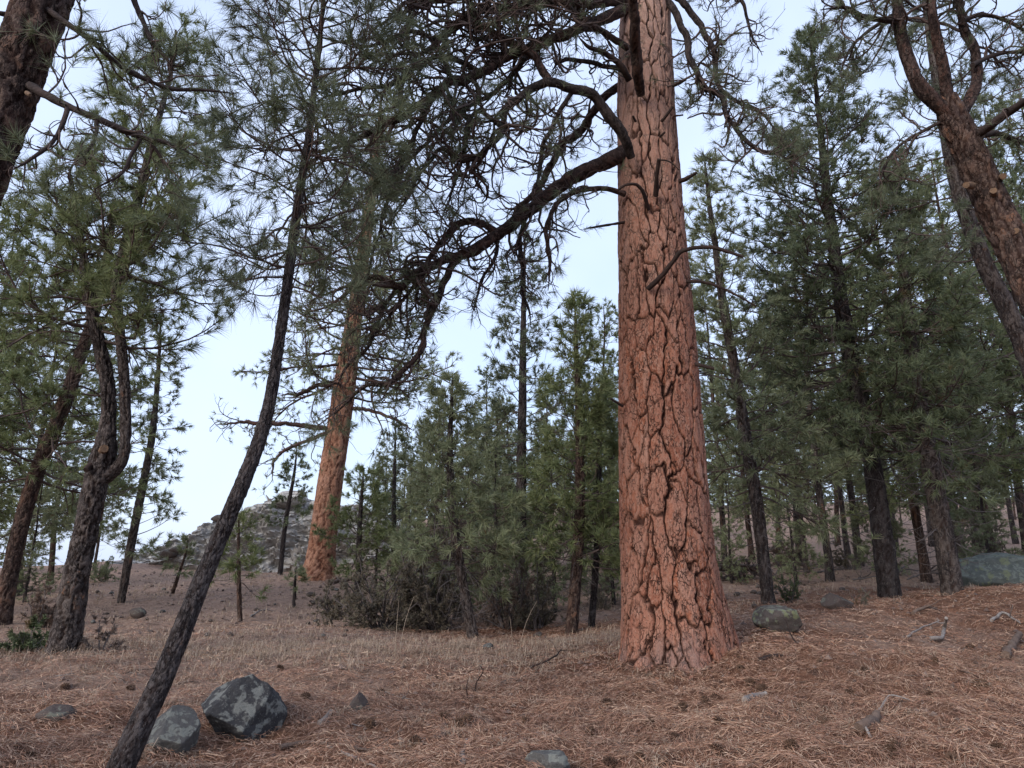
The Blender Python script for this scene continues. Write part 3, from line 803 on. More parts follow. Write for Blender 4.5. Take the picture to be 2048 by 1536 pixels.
LA = [
    # long lowest limb sweeping down to the left
    dict(rows=[(1262, 300, 22, 9.4), (1236, 313, 22, 9.3), (1180, 337, 20, 9.2), (1110, 378, 19, 9.1), (1060, 415, 18, 9.0), (1000, 465, 17, 8.9), (935, 505, 15, 8.8), (880, 522, 13, 8.7), (835, 545, 12, 8.6),
               (800, 573, 11, 8.5), (745, 552, 9, 8.4), (690, 575, 7, 8.3), (620, 605, 5, 8.2)], sec=3.6, t0=0.3),
    # hump off the lowest limb
    dict(rows=[(995, 468, 11, 8.9), (962, 448, 10.5, 8.85), (915, 450, 9.5, 8.8), (885, 485, 8.5, 8.75), (850, 540, 7, 8.7), (805, 600, 5, 8.6), (760, 660, 4, 8.5), (720, 700, 3, 8.4)], sec=4.5, secL=(0.35, 0.9)),
    # drooping blue-grey limb
    dict(rows=[(925, 505, 11, 8.8), (895, 550, 10, 8.75), (872, 600, 9.5, 8.7), (853, 655, 9, 8.65), (846, 695, 8.5, 8.6), (818, 732, 8, 8.55), (780, 762, 7, 8.5), (735, 772, 6, 8.45), (690, 805, 4.5, 8.4), (640, 850, 3, 8.3)], sec=4.0, secL=(0.35, 0.95), live=0.3, up=0.0, grav=0.2),
    # thin grey branch curving down near the trunk
    dict(rows=[(1250, 388, 8, 9.2), (1215, 380, 7, 9.1), (1165, 380, 7, 9.0), (1125, 396, 7, 8.9), (1100, 435, 6.5, 8.85), (1093, 490, 6, 8.8), (1102, 530, 5, 8.8), (1096, 580, 4, 8.8)], sec=3.0, secL=(0.25, 0.6), live=0.45, up=-0.1, grav=0.25),
    # arched limb springing from the front of the trunk
    dict(rows=[(1262, 315, 12, 8.92), (1250, 280, 13.5, 8.75), (1228, 242, 15, 8.6), (1190, 197, 14, 8.45), (1150, 176, 13, 8.35), (1100, 164, 13, 8.25), (1052, 183, 11, 8.2), (1016, 214, 9.5, 8.15), (1006, 255, 9, 8.1), (985, 290, 8.5, 8.05), (945, 320, 8, 8.0), (915, 320, 7, 8.0),
               (880, 300, 6, 7.95), (845, 340, 5.5, 7.9), (810, 400, 5, 7.85), (780, 450, 4, 7.8)], sec=4.0, t0=0.35, lm=M_LIMB_DARK),
    dict(rows=[(1100, 164, 11, 8.25), (1078, 125, 11, 8.3), (1045, 98, 10, 8.3), (1000, 70, 9, 8.3), (940, 40, 7, 8.2), (880, 20, 5, 8.2)], sec=4.5, live=0.2),
    # limb behind the arch
    dict(rows=[(1250, 165, 12, 9.6), (1215, 190, 11, 9.7), (1180, 235, 11, 9.8), (1160, 262, 11, 9.9), (1120, 295, 10.5, 10), (1100, 335, 10, 10), (1080, 375, 9, 10.1), (1040, 410, 8, 10.1), (1020, 450, 7, 10.2), (980, 500, 5, 10.2)], sec=3.8, secL=(0.4, 1.0)),
    # long upper limb to the far left
    dict(rows=[(1262, 15, 16, 9.4), (1235, 25, 16, 9.2), (1180, 48, 15, 9.0), (1115, 76, 14, 8.8), (1060, 92, 14, 8.6), (1015, 112, 14, 8.4), (960, 145, 14, 8.2), (905, 166, 13, 8.0), (865, 192, 12, 7.9), (810, 228, 11, 7.8), (745, 258, 10, 7.7), (700, 283, 8, 7.6), (640, 310, 6, 7.5), (570, 345, 4, 7.4)], sec=5.2, t0=0.25, ter=7, live=0.3),
    # top limbs along the frame's upper edge
    dict(rows=[(1260, 0, 12, 9.3), (1180, 8, 12, 8.9), (1100, 2, 12, 8.6), (1030, 14, 12, 8.3), (955, 22, 11, 8.1), (900, 55, 9, 7.9), (860, 100, 8, 7.8), (800, 110, 6, 7.7), (740, 130, 5, 7.6)], sec=5.5, ter=7, live=0.2),
    dict(rows=[(1262, -60, 12, 9.3), (1150, -50, 12, 8.7), (1020, -30, 11, 8.2), (920, -10, 9, 7.8), (820, 20, 7, 7.5), (740, 60, 5, 7.3)], sec=5.0, live=0.22),
    dict(rows=[(1258, 98, 9, 9.3), (1236, 86, 9, 9.0), (1195, 62, 9, 8.8), (1150, 28, 8, 8.6), (1105, -5, 7, 8.5)], sec=2.5, t0=0.5, live=0.2),
    dict(rows=[(1258, 160, 9, 9.0), (1243, 132, 9, 8.85), (1215, 112, 8, 8.8), (1175, 92, 6, 8.7), (1160, 75, 4, 8.7)], sec=3.0, secL=(0.2, 0.5), live=0.2, lm=M_STUB),
    dict(rows=[(1255, 148, 7, 9.3), (1237, 140, 7, 9.2), (1190, 127, 7, 9.1), (1130, 118, 6, 9.0), (1105, 140, 4, 8.9)], sec=3.0, secL=(0.2, 0.6), live=0.3, lm=M_LIMB_DARK),
    # dark limb coming at the camera from the front of the trunk
    dict(rows=[(1282, 190, 12, 9.0), (1276, 150, 15, 8.75), (1271, 90, 15, 8.4), (1266, 20, 14, 8.0), (1262, -70, 13, 7.6), (1240, -200, 10, 7.1), (1200, -330, 7, 6.6)], sec=2.0, t0=0.65, lm=M_LIMB),
    # thinner hanging and spreading limbs of the tangle
    dict(rows=[(1150, 176, 7, 8.35), (1118, 225, 7, 8.4), (1090, 285, 6.5, 8.4), (1078, 340, 6, 8.4), (1060, 400, 4.5, 8.4)], sec=4, secL=(0.3, 0.8), live=0.3, lm=M_LIMB_DARK),
    dict(rows=[(1005, 255, 7, 8.1), (962, 222, 6.5, 8.1), (936, 250, 6, 8.1), (926, 305, 5.5, 8.1), (905, 385, 4, 8.1), (880, 440, 3, 8.1)], sec=4, secL=(0.3, 0.8), live=0.3, lm=M_LIMB_DARK),
    dict(rows=[(868, 192, 7, 7.9), (832, 262, 6.5, 7.9), (800, 335, 6, 7.85), (772, 420, 5, 7.8), (742, 520, 4, 7.8), (715, 600, 3, 7.8)], sec=4, secL=(0.4, 1.0), live=0.4, lm=M_LIMB_DARK),
    dict(rows=[(960, 145, 8, 8.2), (900, 112, 7.5, 8.1), (840, 132, 7, 8.0), (780, 170, 6, 7.9), (700, 182, 5, 7.8), (620, 212, 4, 7.7)], sec=4, live=0.35, lm=M_LIMB_DARK),
    dict(rows=[(940, 30, 7, 8.1), (880, 78, 6.5, 8.0), (820, 62, 6, 7.9), (740, 92, 5, 7.8), (660, 82, 4, 7.7)], sec=4, live=0.35, lm=M_LIMB_DARK),
    dict(rows=[(800, 573, 7, 8.5), (762, 622, 6, 8.5), (742, 682, 5, 8.4), (700, 725, 4, 8.4), (670, 790, 3, 8.4)], sec=4, secL=(0.3, 0.8), live=0.35, lm=M_LIMB_DARK),
    dict(rows=[(1060, 415, 7, 9.0), (1042, 470, 6.5, 9.0), (1046, 540, 5.5, 9.0), (1050, 600, 4.5, 9.0), (1064, 655, 3, 9.0)], sec=4, secL=(0.25, 0.6), live=0.25, lm=M_LIMB_DARK, up=-0.1, grav=0.2),
    dict(rows=[(1000, 465, 6, 8.9), (986, 520, 5, 8.9), (962, 560, 4, 8.9), (950, 620, 3, 8.9)], sec=4, secL=(0.25, 0.6), live=0.25, lm=M_LIMB_DARK, up=-0.1, grav=0.2),
    dict(rows=[(1100, 75, 8, 8.8), (1040, 130, 7.5, 8.9), (980, 190, 7, 8.9), (910, 230, 6, 8.9), (850, 290, 5, 8.9), (790, 350, 4, 8.9), (730, 400, 3, 8.9)], sec=3.5, live=0.35, lm=M_LIMB_DARK),
    # right-hand limbs drooping past the trunk
    dict(rows=[(1318, -20, 11, 9.3), (1348, 20, 10, 9.2), (1368, 65, 9.5, 9.1), (1380, 110, 9, 9.0), (1398, 160, 8.5, 8.95), (1440, 190, 8, 8.9), (1462, 240, 7, 8.8), (1500, 290, 6, 8.7), (1560, 310, 5, 8.6), (1610, 345, 4, 8.5)], sec=4.2, secL=(0.35, 0.9), live=0.65, lm=M_LIMB_DARK, t0=0.3),
    dict(rows=[(1325, -30, 10, 9.4), (1375, 15, 9, 9.4), (1405, 55, 8.5, 9.4), (1428, 105, 8, 9.4), (1432, 160, 7, 9.35), (1470, 200, 6, 9.3), (1520, 225, 5, 9.2), (1560, 270, 3.5, 9.1)], sec=4.5, secL=(0.35, 0.85), live=0.65, lm=M_LIMB_DARK, t0=0.25),
    dict(rows=[(1330, -40, 8, 9.5), (1420, -30, 7, 9.5), (1480, 0, 5, 9.4), (1500, 60, 4, 9.4), (1525, 110, 3, 9.3)], sec=3, secL=(0.3, 0.7), live=0.25, lm=M_LIMB_DARK),
]
for i, d in enumerate(LA):
    limb(big, baseA, rng=np.random.default_rng(100 + i), bark=True, **d)

# dead stubs on the trunk
STUBS = [[(1312, 392, 7, 9.0), (1313, 355, 6, 8.8), (1318, 318, 5.5, 8.62)], [(1317, 320, 2.5, 8.62), (1338, 323, 2, 8.6), (1358, 340, 1.5, 8.6)],
         [(1297, 420, 5, 9.02), (1288, 388, 5, 8.85), (1273, 369, 4.5, 8.75), (1250, 370, 4, 8.7), (1236, 380, 3, 8.7)],
         [(1296, 578, 7, 8.98), (1325, 550, 7, 8.8), (1346, 522, 6.5, 8.65), (1366, 501, 6, 8.55), (1420, 494, 5, 8.45), (1455, 503, 4.5, 8.4), (1487, 514, 3, 8.35)],
         [(1370, 563, 5, 9.2), (1400, 564, 4.5, 9.1), (1440, 574, 4, 9.0), (1480, 594, 3, 8.9), (1512, 613, 2, 8.9)],
         [(1352, 366, 7, 9.3), (1372, 358, 6, 9.2), (1393, 345, 4, 9.1)], [(1323, 243, 4.5, 9.05), (1335, 228, 4, 8.95), (1346, 213, 3.5, 8.9)],
         [(1320, 274, 3.5, 9.05), (1330, 264, 3, 8.98)], [(1380, 726, 5, 9.2), (1405, 732, 4.5, 9.1), (1428, 738, 4, 9.05)],
         [(1245, 812, 4, 9.2), (1233, 805, 3.5, 9.1), (1221, 797, 3, 9.05)], [(1340, 172, 6, 9.3), (1360, 165, 5, 9.2), (1374, 157, 2.5, 9.15)],
         [(1271, 243, 3.5, 9.05), (1266, 232, 3, 8.98)], [(1250, 444, 4, 9.3), (1215, 450, 3.5, 9.2), (1175, 457, 2.5, 9.1)], [(1345, 232, 3, 9.3), (1366, 230, 2, 9.2)]]
for k, rw in enumerate(STUBS):
    limb(big, baseA, rw, rng, name='dead_stub', lm=M_STUB, sec=0, sides=8, jit=0.006)

# =================================================================== close trunk at the top left corner
rowsB = [(-422, 1560, 59.4, 4.6), (-332, 1250, 55.8, 4.6), (-227, 900, 53.1, 4.6), (-152, 650, 51.3, 4.6), (-87, 470, 50.4, 4.6), (-32, 320, 49.5, 4.6), (16, 190, 48.6, 4.62), (53, 90, 47.7, 4.65), (88, 0, 46.8, 4.7), (133, -130, 43.2, 4.8), (188, -300, 37.8, 4.9), (258, -600, 28.8, 5.1)]
tpB = px_path(rowsB); gB = float(G(tpB[0, 0], tpB[0, 1])); 
tpB = extend_down(tpB, max(0.2, tpB[0, 2] - gB + 0.15)); baseB = np.array([tpB[0, 0], tpB[0, 1], gB])
cornerT = thing('leaning_pine', tuple(baseB), 'close dark flaky pine trunk leaning in from the top left corner', 'tree')
bt = Buf(); bark_trunk(bt, tpB, nth=84, ds=0.025, NA=11, ph=0.16, depth=0.026, seed=21)
link('trunk', bt.mesh('trunk', M_BARK_BROWN, baseB), cornerT)
LB = [
    dict(rows=[(95, 20, 9, 4.6), (135, 48, 8, 4.6), (180, 78, 7.5, 4.65), (215, 110, 7, 4.7), (250, 138, 7, 4.8), (300, 162, 6.5, 4.85), (345, 178, 6, 4.9), (400, 180, 5.5, 5.0), (470, 186, 4, 5.1)], sec=4, secL=(0.2, 0.6)),
    dict(rows=[(60, 172, 12, 4.55), (90, 190, 10.5, 4.5), (140, 215, 9.5, 4.5), (200, 240, 9, 4.5), (250, 262, 8.5, 4.55), (290, 276, 7.5, 4.6), (345, 290, 5, 4.65), (400, 318, 3.5, 4.7)], sec=3.5, secL=(0.2, 0.55)),
    dict(rows=[(137, 213, 7, 4.5), (126, 250, 6, 4.45), (100, 290, 5.5, 4.4), (60, 320, 5, 4.35), (20, 342, 4, 4.3)], sec=6, secL=(0.15, 0.45)),
    dict(rows=[(193, 238, 6, 4.5), (188, 285, 5, 4.45), (160, 315, 4.5, 4.4), (135, 342, 4, 4.35)], sec=6, secL=(0.15, 0.4)),
    dict(rows=[(283, 274, 6, 4.6), (262, 310, 5, 4.55), (240, 350, 4, 4.5), (190, 380, 3, 4.45)], sec=6, secL=(0.15, 0.45)),
    dict(rows=[(290, 275, 6, 4.6), (312, 300, 5, 4.65), (330, 335, 4.5, 4.7), (332, 365, 3.5, 4.7)], sec=6, secL=(0.15, 0.4)),
    dict(rows=[(255, -30, 8, 5.2), (285, 40, 7, 5.2), (305, 85, 6, 5.2), (335, 120, 5, 5.2), (345, 150, 4, 5.2)], sec=6, secL=(0.2, 0.5)),
    dict(rows=[(60, 40, 9, 4.7), (20, 30, 8, 4.6), (-20, 20, 6, 4.5), (-90, -10, 4, 4.4)], sec=3, secL=(0.2, 0.4)),
    dict(rows=[(120, -120, 9, 4.8), (190, -90, 8, 5.0), (255, -30, 8, 5.2)], sec=2, secL=(0.2, 0.5)),
]
for i, d in enumerate(LB):
    limb(cornerT, baseB, rng=np.random.default_rng(200 + i), lm=M_LIMB_DARK, ter=6, terL=(0.08, 0.26), qua=2, live=0.5, m=40, nl=0.16, nw=0.0048, wig=0.26, sides=8, rmax=0.014, jit=0.008, **d)
limb(cornerT, baseB, [(54, 186, 7, 4.45), (60, 190, 4, 4.32)], rng, name='pruned_stub', lm=M_CUT, sec=0, sides=8, jit=0)

# =================================================================== slim dark pine leaning across the left foreground
rowsC = [(238, 1545, 27.6, 5.15), (285, 1440, 23.5, 5.25), (330, 1345, 20.7, 5.35), (368, 1250, 18.9, 5.45), (402, 1165, 17.5, 5.55), (450, 1050, 16.1, 5.65), (500, 930, 14.3, 5.75), (525, 860, 12.9, 5.85), (541, 795, 11.5, 5.9), (556, 700, 10.6, 6.0), (568, 620, 10.1, 6.05), (586, 480, 9.2, 6.15),
         (602, 370, 7.8, 6.2), (620, 250, 6.4, 6.25), (633, 140, 5.1, 6.3), (645, 20, 4.1, 6.35), (655, -120, 2.8, 6.4), (662, -260, 1.4, 6.45)]
tpC = px_path(rowsC); gC = float(G(tpC[0, 0], tpC[0, 1])); tpC = extend_down(tpC, 0.3); baseC = np.array([tpC[0, 0], tpC[0, 1], gC])
pine('slender_pine', 'slim dark pine leaning right across the left foreground beside the lichen boulder', 'tree', baseC, tpC, M_BARK_DARK, M_NEEDLE, np.random.default_rng(31),
     dict(t0=0.44, t1=0.995, nbr=104, Lf=lambda u: 0.95 + 0.45 * np.sin(u * 2.6) - 0.85 * u ** 3, elev=lambda u: -0.12 + 0.75 * u, wig=0.13, grav=0.05, up=0.16, sub=12, subl=0.42, ter=8,
          m=38, nl=0.18, nw=0.0055, K=10, tuft_sub=0.5, brad=0.008, terl=0.2, dead_t=0.36, dead_n=10, dead_L=0.5),
     dict(nth=60, ds=0.018, NA=7, ph=0.11, depth=0.011, seed=33), deadm=M_TWIG)

# =================================================================== forked pine at the left
DY = 10.2
tpD = px_path([(120, 1330, 34, DY), (125, 1305, 31, DY), (138, 1240, 27, DY), (153, 1150, 24, DY), (172, 1060, 22, DY), (187, 985, 22, DY), (203, 925, 24, DY), (212, 885, 19, DY), (217, 830, 13, DY), (215, 770, 13, DY), (205, 715, 12, DY), (192, 665, 11.5, DY), (184, 620, 10, DY), (178, 575, 9, DY), (165, 500, 7, DY), (150, 420, 5, DY), (140, 350, 3, DY)])
gD = float(G(tpD[0, 0], tpD[0, 1])); tpD = extend_down(tpD, 0.25); baseD = np.array([tpD[0, 0], tpD[0, 1], gD])
rng = np.random.default_rng(41)
fork = pine('forked_pine', 'forked pine with grey flaking bark at the left, two stems rising from one trunk', 'tree', baseD, tpD, M_BARK_GREY, M_NEEDLE_GREEN, rng,
     dict(t0=0.62, t1=0.995, nbr=54, Lf=lambda u: 1.9 * (1 - 0.65 * u), elev=lambda u: -0.05 + 0.6 * u, sub=9, subl=0.36, ter=7, m=36, nl=0.21, nw=0.0105, tuft_sub=0.6, wig=0.15, brad=0.011, dead_t=0.45, dead_n=10, dead_L=0.6),
     dict(nth=64, ds=0.028, NA=8, ph=0.2, depth=0.034, seed=43))
tpD2 = px_path([(205, 955, 16, DY), (230, 940, 12.5, DY), (246, 915, 10.5, DY), (251, 860, 10, DY), (250, 790, 10, DY), (245, 715, 9.5, DY), (237, 640, 9.5, DY), (232, 565, 10, DY), (245, 510, 9.5, DY + .05), (262, 450, 9, DY + .1), (285, 365, 8, DY + .15), (305, 280, 7, DY + .2), (325, 210, 5, DY + .3), (345, 130, 3, DY + .4), (352, 60, 1.5, DY + .4)])
bt = Buf(); bark_trunk(bt, tpD2, nth=40, ds=0.025, NA=6, ph=0.12, depth=0.018, seed=44)
link('second_stem', bt.mesh('second_stem', M_BARK_GREY, baseD), fork)
w, l, d = crown(rng, tpD2, 0.38, 0.995, 72, lambda u: 1.75 * (1 - 0.75 * u) + 0.15, lambda u: 0.0 + 0.6 * u, sub=9, subl=0.36, ter=7, m=36, nl=0.21, nw=0.0105, tuft_sub=0.6, wig=0.15)
link('second_stem_branches', w.mesh('second_stem_branches', M_TWIG, baseD), fork, kind='stuff')
link('second_stem_crown', l.mesh('second_stem_crown', M_NEEDLE_GREEN, baseD, False), fork, kind='stuff')
limb(fork, baseD, [(205, 902, 11, DY - 0.1), (209, 897, 10, DY - 0.2)], rng, name='sawn_stub', lm=M_CUT, sec=0, sides=8, jit=0)
limb(fork, baseD, [(185, 925, 8, DY - 0.1), (172, 940, 7, DY - 0.25)], rng, name='broken_stub', lm=M_STUB, sec=0, sides=8, jit=0)

# =================================================================== pine leaning behind it on the left edge
EY = 16.5
tpE = px_path([(5, 1235, 18, EY), (10, 1205, 16, EY), (22, 1140, 15, EY), (42, 1050, 14.5, EY), (72, 950, 14, EY), (105, 868, 13.5, EY), (135, 790, 13, EY), (158, 720, 12, EY), (185, 640, 10, EY), (205, 560, 9, EY), (220, 480, 6, EY), (228, 400, 3, EY)])
baseE = np.array([tpE[0, 0], tpE[0, 1], float(G(tpE[0, 0], tpE[0, 1]))]); tpE = extend_down(tpE, 0.3)
pine('leaning_pine', 'rough barked pine leaning right at the left edge, behind the forked pine', 'tree', baseE, tpE, M_BARK_BROWN, M_NEEDLE_GREEN, np.random.default_rng(51),
     dict(t0=0.3, t1=0.99, nbr=72, Lf=lambda u: 2.6 * (1 - 0.75 * u), elev=lambda u: -0.1 + 0.7 * u, sub=8, subl=0.34, ter=6, m=26, nl=0.22, nw=0.019, wig=0.14, tuft_sub=0.6),
     dict(nth=48, ds=0.035, NA=8, ph=0.22, depth=0.025, seed=53))

# =================================================================== far orange ponderosa
FY = 28.0
tpF = px_path([(632, 1172, 40, FY), (635, 1155, 36, FY), (641, 1120, 29, FY), (648, 1060, 26.5, FY), (657, 990, 25, FY), (667, 920, 24, FY), (678, 850, 22.5, FY), (688, 780, 22, FY), (698, 710, 19, FY), (708, 640, 16, FY), (718, 570, 14, FY), (728, 500, 12, FY), (738, 430, 10, FY), (748, 350, 7.5, FY), (757, 270, 5, FY), (762, 200, 2, FY)])
baseF = np.array([tpF[0, 0], tpF[0, 1], float(G(tpF[0, 0], tpF[0, 1]))])
tpF = extend_down(tpF, 0.4)
farp = pine('ponderosa_pine', 'tall bright orange pine standing on the far slope in front of the rock outcrop', 'tree', baseF, tpF, M_BARK_FAR, M_NEEDLE_PALE, np.random.default_rng(61),
     dict(t0=0.36, t1=0.99, nbr=104, Lf=lambda u: 4.4 - 3.6 * u ** 1.3, elev=lambda u: -0.12 + 0.7 * u, sub=5.5, subl=0.3, ter=4.5, m=16, nl=0.24, nw=0.026, wig=0.14, brad=0.013, terl=0.35),
     dict(nth=72, ds=0.05, NA=12, ph=0.7, depth=0.04, seed=63, lobes=lambda th, s: 1 + np.exp(-s / 0.8) * (0.08 * np.cos(4 * th + 1) + 0.05 * np.cos(7 * th))), woodm=M_LIMB)
for rows in ([(690, 775, 8, FY), (650, 770, 7, FY - .3), (620, 776, 6.5, FY - .6), (595, 788, 6, FY - .9), (560, 790, 4, FY - 1.2)],
             [(680, 858, 7, FY), (640, 856, 7, FY - .3), (590, 850, 6.5, FY - .6), (520, 846, 6, FY - 1), (470, 845, 4.5, FY - 1.2), (430, 850, 3, FY - 1.4)],
             [(675, 855, 7, FY), (650, 868, 6, FY - .3), (610, 884, 5, FY - .6), (565, 905, 4.5, FY - .9), (545, 935, 3, FY - 1), (543, 968, 2, FY - 1)],
             [(695, 815, 6, FY), (740, 822, 5, FY - .3), (790, 838, 4.5, FY - .6), (825, 858, 3, FY - .9)]):
    limb(farp, baseF, rows, np.random.default_rng(int(rows[1][1])), lm=M_BARK_FAR if False else M_LIMB, sec=1.6, secL=(0.7, 2.0), ter=2.5, terL=(0.3, 0.9), qua=1.5, live=0.6, m=14, nl=0.22, nw=0.022, sides=8, jit=0.08, leafm=M_NEEDLE_PALE)

# =================================================================== right-hand leaning pine with three stems
HY = 6.8
tpH = px_path([(2390, 1300, 40, 6.0), (2275, 1050, 38, 6.2), (2165, 800, 36, 6.4), (2085, 620, 34, 6.6), (2035, 510, 32, 6.7), (1990, 420, 31, HY), (1955, 340, 30, HY), (1925, 275, 28, HY), (1903, 230, 26, HY), (1895, 195, 18, HY)])
gH = float(G(tpH[0, 0], tpH[0, 1])); tpH = extend_down(tpH, max(0.3, tpH[0, 2] - gH + 0.2)); baseH = np.array([tpH[0, 0], tpH[0, 1], gH])
hroot = thing('leaning_pine', tuple(baseH), 'scaly brown pine leaning in from the right edge and splitting into three stems', 'tree')
bt = Buf(); bark_trunk(bt, tpH, nth=72, ds=0.022, NA=9, ph=0.14, depth=0.022, seed=71)
link('trunk', bt.mesh('trunk', M_BARK_BROWN, baseH), hroot)
STEMS = [[(1905, 235, 20, HY), (1870, 205, 19, HY - .05), (1838, 170, 18, HY - .1), (1815, 120, 17, HY - .1), (1802, 70, 16, HY - .1), (1795, 10, 14, HY - .1), (1790, -80, 12, HY - .1), (1785, -220, 8, HY)],
         [(1898, 225, 17, HY), (1890, 160, 15, HY - .1), (1878, 100, 14, HY - .2), (1866, 40, 13, HY - .3), (1858, -30, 12, HY - .3), (1850, -200, 8, HY - .4)],
         [(1915, 235, 17, HY), (1942, 195, 15, HY + .05), (1955, 150, 14, HY + .1), (1950, 100, 13, HY + .15), (1930, 60, 12, HY + .2), (1918, 10, 11, HY + .2), (1905, -60, 10, HY + .2), (1890, -200, 6, HY + .2)]]
for i, r_ in enumerate(STEMS):
    limb(hroot, baseH, r_, np.random.default_rng(300 + i), name='stem', lm=M_LIMB, bark=True, sec=4.5, secL=(0.4, 1.2), ter=6, terL=(0.12, 0.4), qua=2.0, live=0.75, m=30, nl=0.16, nw=0.0055, t0=0.35, jit=0.012, leafm=M_NEEDLE, grav=0.08)
LH = [
    dict(rows=[(1960, 265, 13, HY - .1), (1990, 245, 12, HY - .3), (2030, 215, 11, HY - .5), (2090, 180, 9, HY - .8), (2180, 150, 6, HY - 1)], sec=4),
    dict(rows=[(1965, 270, 9, HY), (2000, 268, 8, HY + .1), (2048, 288, 7, HY + .2), (2110, 320, 5, HY + .3)], sec=5),
    dict(rows=[(1800, 45, 9, HY - .1), (1765, 40, 8, HY - .2), (1720, 30, 7, HY - .3), (1690, 15, 5, HY - .4), (1640, 20, 3.5, HY - .5)], sec=6),
    dict(rows=[(1890, 240, 6, HY), (1850, 260, 5, HY + .1), (1800, 290, 4.5, HY + .2), (1770, 330, 4, HY + .2), (1755, 380, 3, HY + .2)], sec=6),
    dict(rows=[(1795, 25, 6, HY), (1740, 60, 5, HY + .1), (1700, 100, 4.5, HY + .1), (1680, 150, 3, HY + .1)], sec=6),
    dict(rows=[(1945, 130, 7, HY), (1990, 110, 6, HY + .2), (2040, 105, 5, HY + .3), (2100, 120, 4, HY + .4)], sec=6),
    dict(rows=[(1925, 40, 7, HY), (1970, 30, 6, HY + .2), (2030, 50, 5, HY + .3), (2080, 90, 4, HY + .4)], sec=6),
]
for i, d in enumerate(LH):
    limb(hroot, baseH, rng=np.random.default_rng(320 + i), lm=M_LIMB_DARK, secL=(0.3, 0.9), ter=7, terL=(0.1, 0.35), qua=2, live=0.8, m=30, nl=0.16, nw=0.0055, sides=8, rmax=0.018, jit=0.01, **d)
for px, py, qx, qy in ((1990, 392, 1984, 374), (1945, 372, 1924, 368), (2040, 470, 2026, 456), (2000, 355, 2012, 350)):
    limb(hroot, baseH, [(px, py, 9, HY - 0.1), (qx * 0.6 + px * 0.4, qy * 0.6 + py * 0.4, 8, HY - 0.22)], rng, name='sawn_stub', lm=M_CUT, sec=0, sides=8, jit=0)

# thinner stem behind it
tpI = px_path([(2190, 1210, 22, 10.5), (2130, 950, 20, 10.5), (2065, 740, 18, 10.5), (2020, 630, 16.5, 10.5), (1975, 540, 15.5, 10.5), (1940, 450, 14.5, 10.5), (1912, 360, 13.5, 10.5), (1893, 270, 12, 10.5), (1880, 190, 11, 10.5), (1868, 110, 10, 10.5), (1855, 20, 8, 10.5), (1845, -100, 5, 10.5), (1838, -220, 2, 10.5)])
gI = float(G(tpI[0, 0], tpI[0, 1])); tpI = extend_down(tpI, max(0.3, tpI[0, 2] - gI + 0.2)); baseI = np.array([tpI[0, 0], tpI[0, 1], gI])
pine('leaning_pine', 'thin grey pine stem leaning left behind the three-stemmed pine', 'tree', baseI, tpI, M_BARK_GREY, M_NEEDLE, np.random.default_rng(81),
     dict(t0=0.42, t1=0.99, nbr=52, Lf=lambda u: 1.5 * (1 - 0.6 * u), elev=lambda u: -0.1 + 0.6 * u, sub=8, subl=0.36, ter=6, m=22, nl=0.17, nw=0.010, wig=0.15, dead_t=0.3, dead_n=16, dead_L=1.0),
     dict(nth=48, ds=0.03, NA=7, ph=0.14, depth=0.012, seed=83))

# =================================================================== mid-distance pines, each traced
def midpine(name, label, rows, bark, leaf, seed, group=None, trunk=None, **kw):
    tp = px_path(rows)
    g = float(G(tp[0, 0], tp[0, 1])); base = np.array([tp[0, 0], tp[0, 1], g])
    tp = extend_down(tp, 0.3 + max(0, tp[0, 2] - g))
    a = dict(t0=0.25, t1=0.995, nbr=80, Lf=lambda u: 1.8 * (1 - u) + 0.2, elev=lambda u: -0.1 + 0.8 * u, sub=8, subl=0.34, ter=6, m=22, nl=0.21, nw=0.018, wig=0.12, kq=2, sides=3, tuft_sub=0.68)
    a.update(kw)
    tk = dict(nth=30, ds=0.06, NA=7, ph=0.22, depth=0.024, seed=seed)
    if trunk: tk.update(trunk)
    return pine(name, label, 'tree', base, tp, bark, leaf, np.random.default_rng(seed), a, tk, group)

midpine('conical_pine', 'pale green conical pine directly right of the huge orange trunk',
        [(1540, 1225, 17, 14.5), (1534, 1180, 13, 14.5), (1525, 1100, 12, 14.5), (1512, 1000, 12.5, 14.5), (1492, 880, 11.5, 14.5), (1470, 740, 10, 14.5), (1448, 620, 8.5, 14.5), (1432, 500, 6, 14.5), (1418, 400, 4, 14.5), (1410, 325, 1.5, 14.5)],
        M_BARK_GREY, M_NEEDLE_PALE, 91, t0=0.24, nbr=105, Lf=lambda u: 1.75 * (1 - u) ** 0.75 + 0.25, elev=lambda u: 0.0 + 0.85 * u, dead_t=0.05, dead_n=26, dead_L=1.2)
midpine('dark_conifer', 'tall dense dark green conifer peaking at the top right beyond the huge trunk',
        [(1782, 1215, 27, 15.5), (1779, 1185, 22, 15.5), (1768, 1100, 20, 15.5), (1755, 1000, 18, 15.5), (1738, 890, 16, 15.5), (1715, 780, 17.5, 15.5), (1697, 690, 16, 15.5), (1680, 590, 13.5, 15.5), (1665, 470, 11, 15.5), (1650, 350, 8, 15.5), (1637, 220, 5, 15.5), (1625, 120, 3, 15.5), (1618, 55, 1.2, 15.5)],
        M_BARK_DARK, M_NEEDLE_DARK, 92, t0=0.27, nbr=185, Lf=lambda u: np.where(u < 0.42, 2.25, 2.25 * (1 - (u - 0.42) / 0.58) ** 0.75) + 0.22, elev=lambda u: -0.15 + 0.75 * u, sub=7.5, ter=5, m=20, nw=0.018, tuft_sub=0.8,
        dead_t=0.06, dead_n=30, dead_L=1.5)
